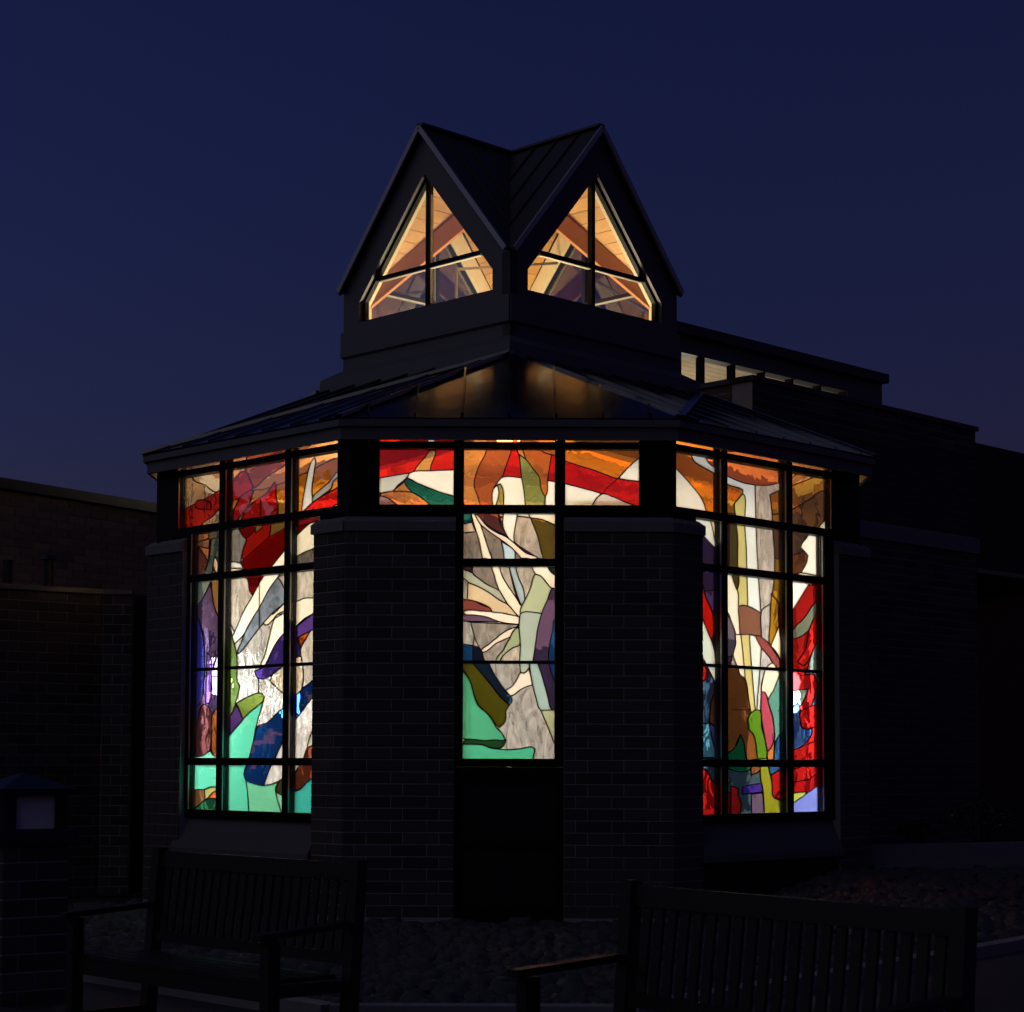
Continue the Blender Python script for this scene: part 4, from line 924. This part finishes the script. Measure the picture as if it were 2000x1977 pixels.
# ---- light inside the chapel
def lamp(name, loc, power, col=(1, .80, .55), r=.12, kind='POINT'):
    l = bpy.data.lights.new(name, kind); l.energy = power; l.color = col; l.shadow_soft_size = r
    o = bpy.data.objects.new(name, l); COL.objects.link(o); o.location = loc; return o
lamp('lantern_lamp', (CX, CY + .0, 4.80), 200, (1, .74, .36), .2)
lamp('fill_lamp', (CX, CY, 4.97), 90, (1, .88, .66), .15)  # added unseen fill, lifts the room and the panes
for x in (-1.60, 1.56):
    lamp('ceiling_fill_lamp', (x, 20.6, 4.15), 45, (1, .90, .70), .06)  # added fill for the plank ceiling, hidden behind the corner posts
M['bulb'] = emit('lamp_bulb', (.985, .99, 1), 330)
for k, (px, py, Y, rr, lab) in enumerate(((430, 1320, 19.1, .085, 'tall white lamp glowing behind the green-edged pane of the left window'),
                                      (566, 1380, 19.3, .085, 'tall white lamp glowing behind the blue pane of the left window'),
                                      (1546, 1352, 19.2, .085, 'tall white lamp glowing behind the teal and red panes of the right window'),
                                      (1352, 1492, 19.6, .07, 'tall white lamp glowing low behind the right window, next to the brick pier'))):
    p = at_y(px, py, Y)
    t = empty('floor_lamp', (p.x, p.y, 0)); set_tag(t, lab, 'lamp', 'lamps glowing inside the chapel')
    MB().lathe((0, 0, p.z), [(rr * .3, -.20), (rr * .8, -.17), (rr, -.09), (rr, .09), (rr * .8, .17), (rr * .3, .20)], 16).build('shade', M['bulb'], t, smooth=True)
    MB().lathe((0, 0, 0), [(.13, 0), (.13, .025), (.02, .04), (.018, p.z - .2)], 12).build('stand', M['frame'], t)
# ------------------------------------------------------------------ ground
def sheet(name, poly, z, mat):
    o = obj(name, [(x, y, z) for x, y in poly], [tuple(range(len(poly)))], mat); o['kind'] = 'structure'; return o
sheet('ground', [(-300, -300), (300, -300), (300, 300), (-300, 300)], -.03, M['soil'])
K = [(-7.2, 17.0), (-.95, 10.25), (.62, 10.25), (7.6, 19.2)]        # kerb line round the bed
sheet('path', [(-40, 17)] + K + [(40, 19.2), (40, -20), (-40, -20)], -.012, M['paving'])
kb = MB()
for (x0, y0), (x1, y1) in zip(K, K[1:]):
    kb.bar((x0, y0, .02), (x1, y1, .02), .13, .10)
o = kb.build('kerb', M['kerb']); o['kind'] = 'structure'

def mound(x, y):                          # the bed rises towards the planter wall
    if x < 1.6: return 0.
    ky = K[2][1] + (K[3][1] - K[2][1]) * (x - K[2][0]) / (K[3][0] - K[2][0])
    t = max(0., min(1., (y - ky - .15) / max(.5, 18.3 - ky))); return .34 * (t * t * (3 - 2 * t)) * min(1, (x - 1.6) / 1.2)
gv = []; gf = []; NX, NY = 40, 50
for j in range(NY + 1):
    for i in range(NX + 1):
        x = 1.6 + 7 * i / NX; y = 11 + 10 * j / NY; gv.append((x, y, mound(x, y) - .026))
for j in range(NY):
    for i in range(NX):
        k = j * (NX + 1) + i; gf.append((k, k + 1, k + NX + 2, k + NX + 1))
o = obj('planting_bed', gv, gf, M['soil'], smooth=True); o['kind'] = 'structure'
# river rock in the bed
rng = np.random.default_rng(3)
def in_bed(x, y):
    if not (9.9 < y < 18.45): return False
    if abs(x - CX) + abs(y - CY) < RB * 1.4142 + .02 and abs(y - CY) < RB + .02: return False
    left = (x - K[0][0]) / (K[1][0] - K[0][0]); 
    if x < K[1][0]: lim = K[0][1] + (K[1][1] - K[0][1]) * left
    elif x > K[2][0]: lim = K[2][1] + (K[3][1] - K[2][1]) * (x - K[2][0]) / (K[3][0] - K[2][0])
    else: lim = 10.25
    return y > lim + .12
V = []; Fc = []
base = np.array([(1, 0, 0), (.5, .87, 0), (-.5, .87, 0), (-1, 0, 0), (-.5, -.87, 0), (.5, -.87, 0), (.55, .3, .75), (-.3, .55, .8), (-.2, -.6, .78)], float)
bf = [(6, 7, 8), (0, 1, 6), (1, 2, 7), (1, 7, 6), (2, 3, 7), (3, 8, 7), (3, 4, 8), (4, 5, 8), (5, 6, 8), (5, 0, 6)]
n = 0
while n < 11000:
    x, y = rng.uniform(-6, 6), rng.uniform(10, 18.3)
    if not in_bed(x, y): continue
    s = min(.12, .022 + rng.gamma(2.0, .014)); a = rng.uniform(0, 6.28); sq = rng.uniform(.7, 1.3)
    p = base * (s, s * sq, s * rng.uniform(.5, .9)); p = p + rng.normal(0, s * .08, p.shape)
    c, q = math.cos(a), math.sin(a)
    p = np.stack([p[:, 0] * c - p[:, 1] * q + x, p[:, 0] * q + p[:, 1] * c + y, p[:, 2] - .03 + rng.uniform(0, .02) + mound(x, y)], 1)
    k = len(V); V += [tuple(r) for r in p]; Fc += [tuple(k + i for i in f) for f in bf]; n += 1
o = obj('river_rock', V, Fc, M['rock'], smooth=True); set_tag(o, 'grey river rock spread over the planting bed', 'gravel', kind='stuff')

# ------------------------------------------------------------------ wings of the church
def wall_run(F, u0, u1, z0, z1, parent, bmat, budget, thick=.3, ch=.1016, L=.305, phase=0., holes=()):
    MB().fbox(F, u0, u1, -thick, -.007, z0, z1 - .002).build('wall_core', M['mortar'] if bmat is M['brick'] else M['tanmortar'], parent)
    cs, h = courses(u0, u1, z0, z1, ch, L, phase)
    r = lay(F, [(u, l, z, h) for u, l, z in cs], parent, bmat, 0, budget)
    if r.v:
        o = r.build('brick_courses', bmat, parent); o['kind'] = 'stuff'
M['tanmortar'] = surf('tan_mortar', (.30, .24, .15), (.36, .29, .19), 14, .9, bump=.4, bscale=90)

# low wing at the left
lw = empty('low_brick_wing', (0, 0, 0)); set_tag(lw, 'low flat-roofed brick wing left of the chapel, below the tan wall', 'building')
zt = at_y(200, 1161, 19.5).z
pa, pb, pc = at_y(-40, 1148, 18.74), at_y(202, 1161, 19.5), at_y(258, 1163, 19.5)
G1 = Frame(tuple(pa.xy), tuple((pb - pa).xy)); l1 = (pb - pa).xy.length
G2 = Frame(tuple(pb.xy), (1, 0)); l2 = (pc - pb).xy.length
bud = [300]
wall_run(G1, 0, l1, 0, zt, lw, M['brick'], bud)
wall_run(G2, 0, l2, 0, zt, lw, M['brick'], bud, phase=.1)
for G, l in ((G1, l1), (G2, l2)):
    MB().fbox(G, 0, l, -.3, .02, zt, zt + .05).build('coping', M['stone'], lw)
MB().slab([G1.P(0, -.3, zt - .05), G2.P(0, -.3, zt - .05), G2.P(l2, -.3, zt - .05), G2.P(l2, -4, zt - .05), G1.P(0, -6, zt - .05)], Vector((0, 0, .04))).build('flat_roof', M['gravelroof'], lw)
MB().fbox(G2, l2, l2 + .02, -3.5, 0, 0, zt + .04).build('side_wall', M['dark'], lw)
MB().fbox(G2, l2 + .02, l2 + 1.2, -1.3, -1.2, 0, zt + .1).build('dark_gap_sheet', M['dark'], lw)  # dark sheet added so the gap to the chapel stays black
ds = MB().fbox(G2, l2 + .02, l2 + .20, -.45, -.30, 0, zt - .6).build('dark_strip', M['dark'], lw)  # plain dark upright box added in the gap beside the chapel

# tan wing behind it
tw = empty('tan_brick_wing'); set_tag(tw, 'taller tan brick wing with a dark roof edge at the far left', 'building')
qa, qb = at_y(-80, 925, 23.35), at_y(330, 988, 26.5)
H = Frame(tuple(qa.xy), tuple((qb - qa).xy)); lh = (qb - qa).xy.length; ztw = at_y(0, 957, 24.0).z
wall_run(H, 0, lh, 1.6, ztw, tw, M['tanbrick'], [300], ch=.1016, L=.305)
ztt = at_y(0, 937, 24.0).z
MB().fbox(H, -.1, lh + .4, -.4, .10, ztw, ztt).build('roof_edge', M['dark'], tw)
MB().fbox(H, -.1, lh + .4, -6, -.4, ztw + .02, ztt - .05).build('flat_roof', M['gravelroof'], tw)
for px, cap, lab in ((15, 0, 'short dark vent pipe on the low roof at the left edge'), (95, 1, 'mushroom-capped dark vent on the low roof before the tan wall')):
    p = at_y(px, 1135, 22.0); t = empty('roof_vent', (p.x, p.y, zt)); set_tag(t, lab, 'vent')
    MB().lathe((0, 0, -.01), [(.055, 0), (.055, (.64 if cap else .58))], 14).build('pipe', M['dark'], t)
    if cap: MB().lathe((0, 0, .60), [(.06, 0), (.105, .01), (.10, .05), (.03, .085)], 16).build('cap', M['dark'], t)
    else: MB().lathe((0, 0, .57), [(.062, 0), (.062, .03), (.05, .035)], 14).build('cap', M['dark'], t)
    MB().lathe((0, 0, -.015), [(.10, 0), (.075, .05)], 14).build('flashing_collar', M['dark'], t)

# hall behind, right
hall = empty('brick_hall'); set_tag(hall, 'dark brick hall behind the chapel at the right, with a stone band', 'building')
cn = at_y(1470, 733, 22.0); zh1 = cn.z
J = Frame(tuple(cn.xy), (1, 1)); J2 = Frame((cn.x - 1.4, cn.y + 1.4), (1, -1))
def on(F, px, py): return F.px(px, py)
ue_ = on(J, 1906, 900)[0]; zb_t, zb_b = on(J, 1700, 1022)[1], on(J, 1700, 1052)[1]
bud = [300]
wall_run(J, 0, ue_, zb_t, zh1 - .06, hall, M['brick'], [60])
wall_run(J, 0, ue_, 0, zb_b, hall, M['brick'], [240])
MB().fbox(J, -.02, ue_ + .02, -.3, .035, zb_b, zb_t).build('stone_band', M['stone'], hall)
MB().fbox(J, -.03, ue_ + .03, -.32, .03, zh1 - .06, zh1).build('coping', M['dark'], hall)
wall_run(J2, 0, 1.4 * math.sqrt(2) - .3, 3.5, zh1 - .06, hall, M['brick'], [0])
MB().fbox(J2, 0, 1.4 * math.sqrt(2), -.3, .03, zh1 - .06, zh1).build('coping', M['dark'], hall)
MB().slab([J.P(0, -.3, zh1 - .4), J.P(ue_, -.3, zh1 - .4), J.P(ue_, -9, zh1 - .4), J2.P(0, -9, zh1 - .4), J2.P(0, -.3, zh1 - .4)], Vector((0, 0, .05))).build('flat_roof', M['gravelroof'], hall)
# entrance bay beyond its corner
zl = at_y(1902, 864, J.P(ue_, 0, 0).y).z; zop = on(J, 1950, 1124)[1]; u2 = ue_ + .02
MB().fbox(J, u2, u2 + 4, -.6, -.02, zop + .06, zl).build('bay_wall', M['intwall'], hall)
MB().fbox(J, u2, u2 + 4, -.55, .0, zop, zop + .058).build('lintel', M['tanbrick'], hall)
MB().fbox(J, u2, u2 + 4, -1.5, -1.4, 0, zop + .11).build('entrance_door', M['dark'], hall)
MB().fbox(J, u2, u2 + 4, -1.4, -.3, -.02, .0).build('entrance_step', M['kerb'], hall)
MB().fbox(J, u2, u2 + 4, -1.5, -.6, zop + .06, zop + .12).build('porch_ceiling', M['dark'], hall)
MB().fbox(J, ue_ - .02, ue_ + .018, -1.5, -.02, 0, zop).build('return_wall', M['dark'], hall)

# clerestory on the hall roof
ca, cb = at_y(1300, 627, 25.85), at_y(1732, 740, 29.75)
Kf = Frame(tuple(ca.xy), (1, 1)); lk = (cb - ca).xy.length; zk = at_y(1318, 632, 26.0).z; zk1 = at_y(1318, 663, 26.0).z
uw = [on(Kf, x, 720)[0] for x in (1331, 1377, 1437, 1495, 1550, 1604, 1654)]
zwt = on(Kf, 1331, 688)[1]; zwb = zh1 - .35
lk = on(Kf, 1719, 770)[0] + .25
MB().fbox(Kf, -.5, lk - .18, -3.2, .12, zk1 + .08, zk).build('clerestory_roof', M['dark'], hall)
MB().fbox(Kf, -.5, lk - .25, -.2, 0, zwt, zk1 + .079).build('clerestory_head', M['siding'], hall)
MB().fbox(Kf, -.5, uw[0], -.2, 0, zh1 - .4, zwt).build('clerestory_jamb', M['siding'], hall)
MB().fbox(Kf, uw[-1], lk - .25, -.2, 0, zh1 - .4, zwt).build('clerestory_jamb', M['siding'], hall)
MB().fbox(Kf, lk - .25, lk - .2, -3.1, 0, zh1 - .4, zk1 + .079).build('clerestory_end', M['siding'], hall)
MB().fbox(Kf, -.5, lk - .25, -3.1, -3.0, zh1 - .4, zk1 + .079).build('clerestory_back', M['cream'], hall)
for a, b in zip(uw, uw[1:]):
    wn_ = empty('clerestory_window'); wn_.parent = hall
    MB().fbox(Kf, a + .02, b - .02, -.10, -.094, zwb, zwt).build('pane', M['glazing'], wn_)
    MB().fbox(Kf, a - .02, a + .02, -.15, -.02, zwb, zwt).build('frame', M['frame'], wn_)
MB().fbox(Kf, uw[-1] - .02, uw[-1] + .02, -.15, -.02, zwb, zwt).build('mullion', M['frame'], hall)
M['pale_plank'] = surf('pale_plank', (.50, .40, .27), (.60, .49, .34), 2, .5, 0, .08, 25, (2.5, 14, 14), rnd=.1)
for q in range(14):
    MB().fbox(Kf, -.4, lk - .27, -.22 - (q + 1) * .195, -.22 - q * .195 - .012, zk1 + .05, zk1 + .07).build('ceiling_plank', M['pale_plank'], hall)
p = Kf.P(lk * .42, -1.6, zh1 - .2)
lamp('hall_lamp', p, 95, (1, .86, .66), .2)

# ------------------------------------------------------------------ planter wall at the right, shrub
pl = empty('planter_wall'); set_tag(pl, 'low pale concrete planter wall right of the chapel', 'wall')
a, b = at_y(1697, 1700, 18.6), at_y(2060, 1697, 19.6)
PF = Frame(tuple(a.xy), tuple((b - a).xy)); lp = (b - a).xy.length
zpt = at_y(1697, 1652, 18.6).z; zpb = at_y(1697, 1690, 18.6).z
MB().fbox(PF, 0, lp, -.25, 0, 0, zpt).build('wall_face', M['stone'], pl)
MB().fbox(PF, -.01, lp, .001, .10, 0, at_y(1697, 1689, 18.6).z).build('footing', M['stone'], pl)
MB().fbox(PF, 0, lp, -3, -.252, 0, zpt - .06).build('soil', M['soil'], pl)
def shrub(name, label, c, r, h, nl, seed):
    rg = random.Random(seed); t = empty(name, c); set_tag(t, label, 'shrub')
    mb = MB()
    for i in range(7):
        an = i * .9; mb.bar((0, 0, -.02), (math.cos(an) * r * .7, math.sin(an) * r * .7, h * rg.uniform(.6, .95)), .012, .012, Vector((0, 1, .1)))
    mb.build('stems', M['wood'], t)
    v = []; f = []
    for i in range(nl):
        th = rg.uniform(0, 6.28); ph = rg.uniform(.1, 1.45); rr = r * rg.uniform(.6, 1.08)
        p = Vector((math.cos(th) * math.cos(ph) * rr, math.sin(th) * math.cos(ph) * rr, h * .35 + math.sin(ph) * h * .65 * rg.uniform(.7, 1.05)))
        d = Vector((rg.uniform(-1, 1), rg.uniform(-1, 1), rg.uniform(-.4, .8))).normalized(); s = d.cross(Vector((rg.uniform(-1, 1), rg.uniform(-1, 1), 1))).normalized()
        l = rg.uniform(.03, .06); k = len(v)
        v += [p, p + d * l * .5 + s * l * .28, p + d * l, p + d * l * .5 - s * l * .28]; f.append((k, k + 1, k + 2, k + 3))
    obj('foliage', v, f, M['leaf'], t)
pp = at_y(1915, 1640, 20.6); shrub('shrub', 'low leafy shrub growing behind the planter wall', (pp.x, pp.y, zpt - .08), .42, .48, 900, 4)
pp = at_y(1790, 1640, 20.4); shrub('shrub', 'smaller shrub behind the planter wall, nearer the chapel', (pp.x, pp.y, zpt - .08), .26, .26, 500, 9)

# ------------------------------------------------------------------ lamp pillar at the left edge
YP = 11.0; pc_ = at_y(44, 1600, YP); zc = lambda y: at_y(36, y, YP).z
pil = empty('lamp_pillar', (pc_.x, pc_.y, 0)); set_tag(pil, 'square brick pillar at the left edge carrying an unlit lantern', 'pillar')
ang = R(38); zb = zc(1646); hw = .20
core = MB().box(-hw + .007, hw - .007, -hw + .007, hw - .007, -.02, zb).build('mortar_core', M['mortar'], pil); core.rotation_euler.z = ang
for k in range(4):
    u = Vector((math.cos(ang + k * math.pi / 2), math.sin(ang + k * math.pi / 2))); nrm = Vector((u.y, -u.x))
    if k in (0, 3):
        Fp = Frame(tuple(nrm * hw), tuple(u)); cs, h = courses(-hw, hw, 0, zb, phase=.1 * (k + 1))
        lay(Fp, [(a, l, z, h) for a, l, z in cs], pil, M['brick'])
lt = empty('post_lantern', (pc_.x, pc_.y, zb), ang); set_tag(lt, 'unlit lantern with a dark pyramid cap on the pillar at the left edge', 'lantern')
z1, z2, z3 = zc(1619) - zb, zc(1552) - zb, zc(1511) - zb
MB().box(-.235, .235, -.235, .235, .002, z1).build('base_plate', M['bluecap'], lt)
for sx in (-1, 1):
    for sy in (-1, 1): MB().box(sx * .155 - .035, sx * .155 + .035, sy * .155 - .035, sy * .155 + .035, z1, z2).build('post', M['dark'], lt)
for k in range(4):
    a = k * math.pi / 2; g = MB().box(-.119, .119, -.165, -.158, z1 + .004, z2 - .004).build('lamp_glass', M['lampglass'], lt); g.rotation_euler.z = a
w = .225
MB().hexa([(-w, -w, z2), (w, -w, z2), (w, w, z2), (-w, w, z2), (-w - .01, -w - .01, z2 + .035), (w + .01, -w - .01, z2 + .035), (w + .01, w + .01, z2 + .035), (-w - .01, w + .01, z2 + .035)]).build('cap_rim', M['bluecap'], lt)
MB().hexa([(-w, -w, z2 + .036), (w, -w, z2 + .036), (w, w, z2 + .036), (-w, w, z2 + .036), (-.015, -.015, z3), (.015, -.015, z3), (.015, .015, z3), (-.015, .015, z3)]).build('cap', M['bluecap'], lt)

# ------------------------------------------------------------------ benches
def make_bench():
    r = empty('garden_bench'); W = 1.56
    B_ = lambda n, *a: MB().box(*a).build(n, M['wood'], r)
    for x in (0, W):
        MB().hexa([(x - .03, -.03, -.012), (x + .03, -.03, -.012), (x + .03, .03, -.012), (x - .03, .03, -.012), (x - .03, .04, .92), (x + .03, .04, .92), (x + .03, .095, .92), (x - .03, .095, .92)]).build('leg', M['wood'], r)
        B_('leg', x - .03, x + .03, -.43, -.37, -.012, .60)
        MB().hexa([(x - .03, -.47, .602), (x + .03, -.47, .602), (x + .028, .012, .632), (x - .028, .012, .632), (x - .03, -.47, .628), (x + .03, -.47, .628), (x + .028, .012, .658), (x - .028, .012, .658)]).build('armrest', M['wood'], r)
        B_('stretcher', x - .02, x + .02, -.368, -.035, .12, .16)
        B_('seat_rail', x - .022, x + .022, -.368, -.035, .36, .41)
    B_('apron', .031, W - .031, -.40, -.375, .34, .41)
    for k in range(5): B_('seat_slat', .032, W - .032, -.39 + k * .075, -.39 + k * .075 + .06, .412, .432)
    MB().hexa([(.031, .055, .83), (W - .031, .055, .83), (W - .031, .085, .83), (.031, .085, .83), (.031, .06, .905), (W - .031, .06, .905), (W - .031, .09, .905), (.031, .09, .905)]).build('top_rail', M['wood'], r)
    B_('lower_rail', .031, W - .031, .02, .05, .47, .52)
    ns = 21
    for k in range(ns):
        x = .09 + (W - .18) * k / (ns - 1)
        MB().hexa([(x - .021, .028, .521), (x + .021, .028, .521), (x + .021, .042, .521), (x - .021, .042, .521), (x - .021, .064, .829), (x + .021, .064, .829), (x + .021, .078, .829), (x - .021, .078, .829)]).build('back_slat', M['wood'], r)
    return r
def copy_tree(o, parent=None):
    c = o.copy(); COL.objects.link(c); c.parent = parent
    for ch in o.children:
        d = ch.copy(); COL.objects.link(d); d.parent = c
    return c
b1 = make_bench(); b2 = copy_tree(b1)
b1.location = (-1.78, 9.5, 0); b1.rotation_euler.z = math.atan2(-1.16, 1.09)
b2.location = (.385, 7.02, 0); b2.rotation_euler.z = math.atan2(-.81, .585)
set_tag(b1, 'dark slatted garden bench before the left window of the chapel', 'bench', 'garden benches in front of the chapel')
set_tag(b2, 'dark slatted garden bench at the lower right, nearest the camera', 'bench', 'garden benches in front of the chapel')

# ------------------------------------------------------------------ wood west of the church (met only as a reflection in the panes)
rg = random.Random(11); v = []; f = []
for i in range(42000):
    y = rg.uniform(-12, 40); top = 7.3 + .7 * math.sin(y * .9) + .8 * math.sin(y * 2.3 + 1) + rg.uniform(-.5, .5)
    p = Vector((-27 + rg.uniform(-1.6, 1.6), y, top * rg.random() ** .5))
    d = Vector((rg.uniform(-1, 1), rg.uniform(-1, 1), rg.uniform(-1, 1))).normalized(); q = d.orthogonal().normalized(); l = rg.uniform(.12, .3); k = len(v)
    v += [p - d * l, p + q * l * .6, p + d * l, p - q * l * .6]; f.append((k, k + 1, k + 2, k + 3))
set_tag(obj('wood', v, f, M['leaf']), 'dark wood west of the church', 'trees', kind='stuff')
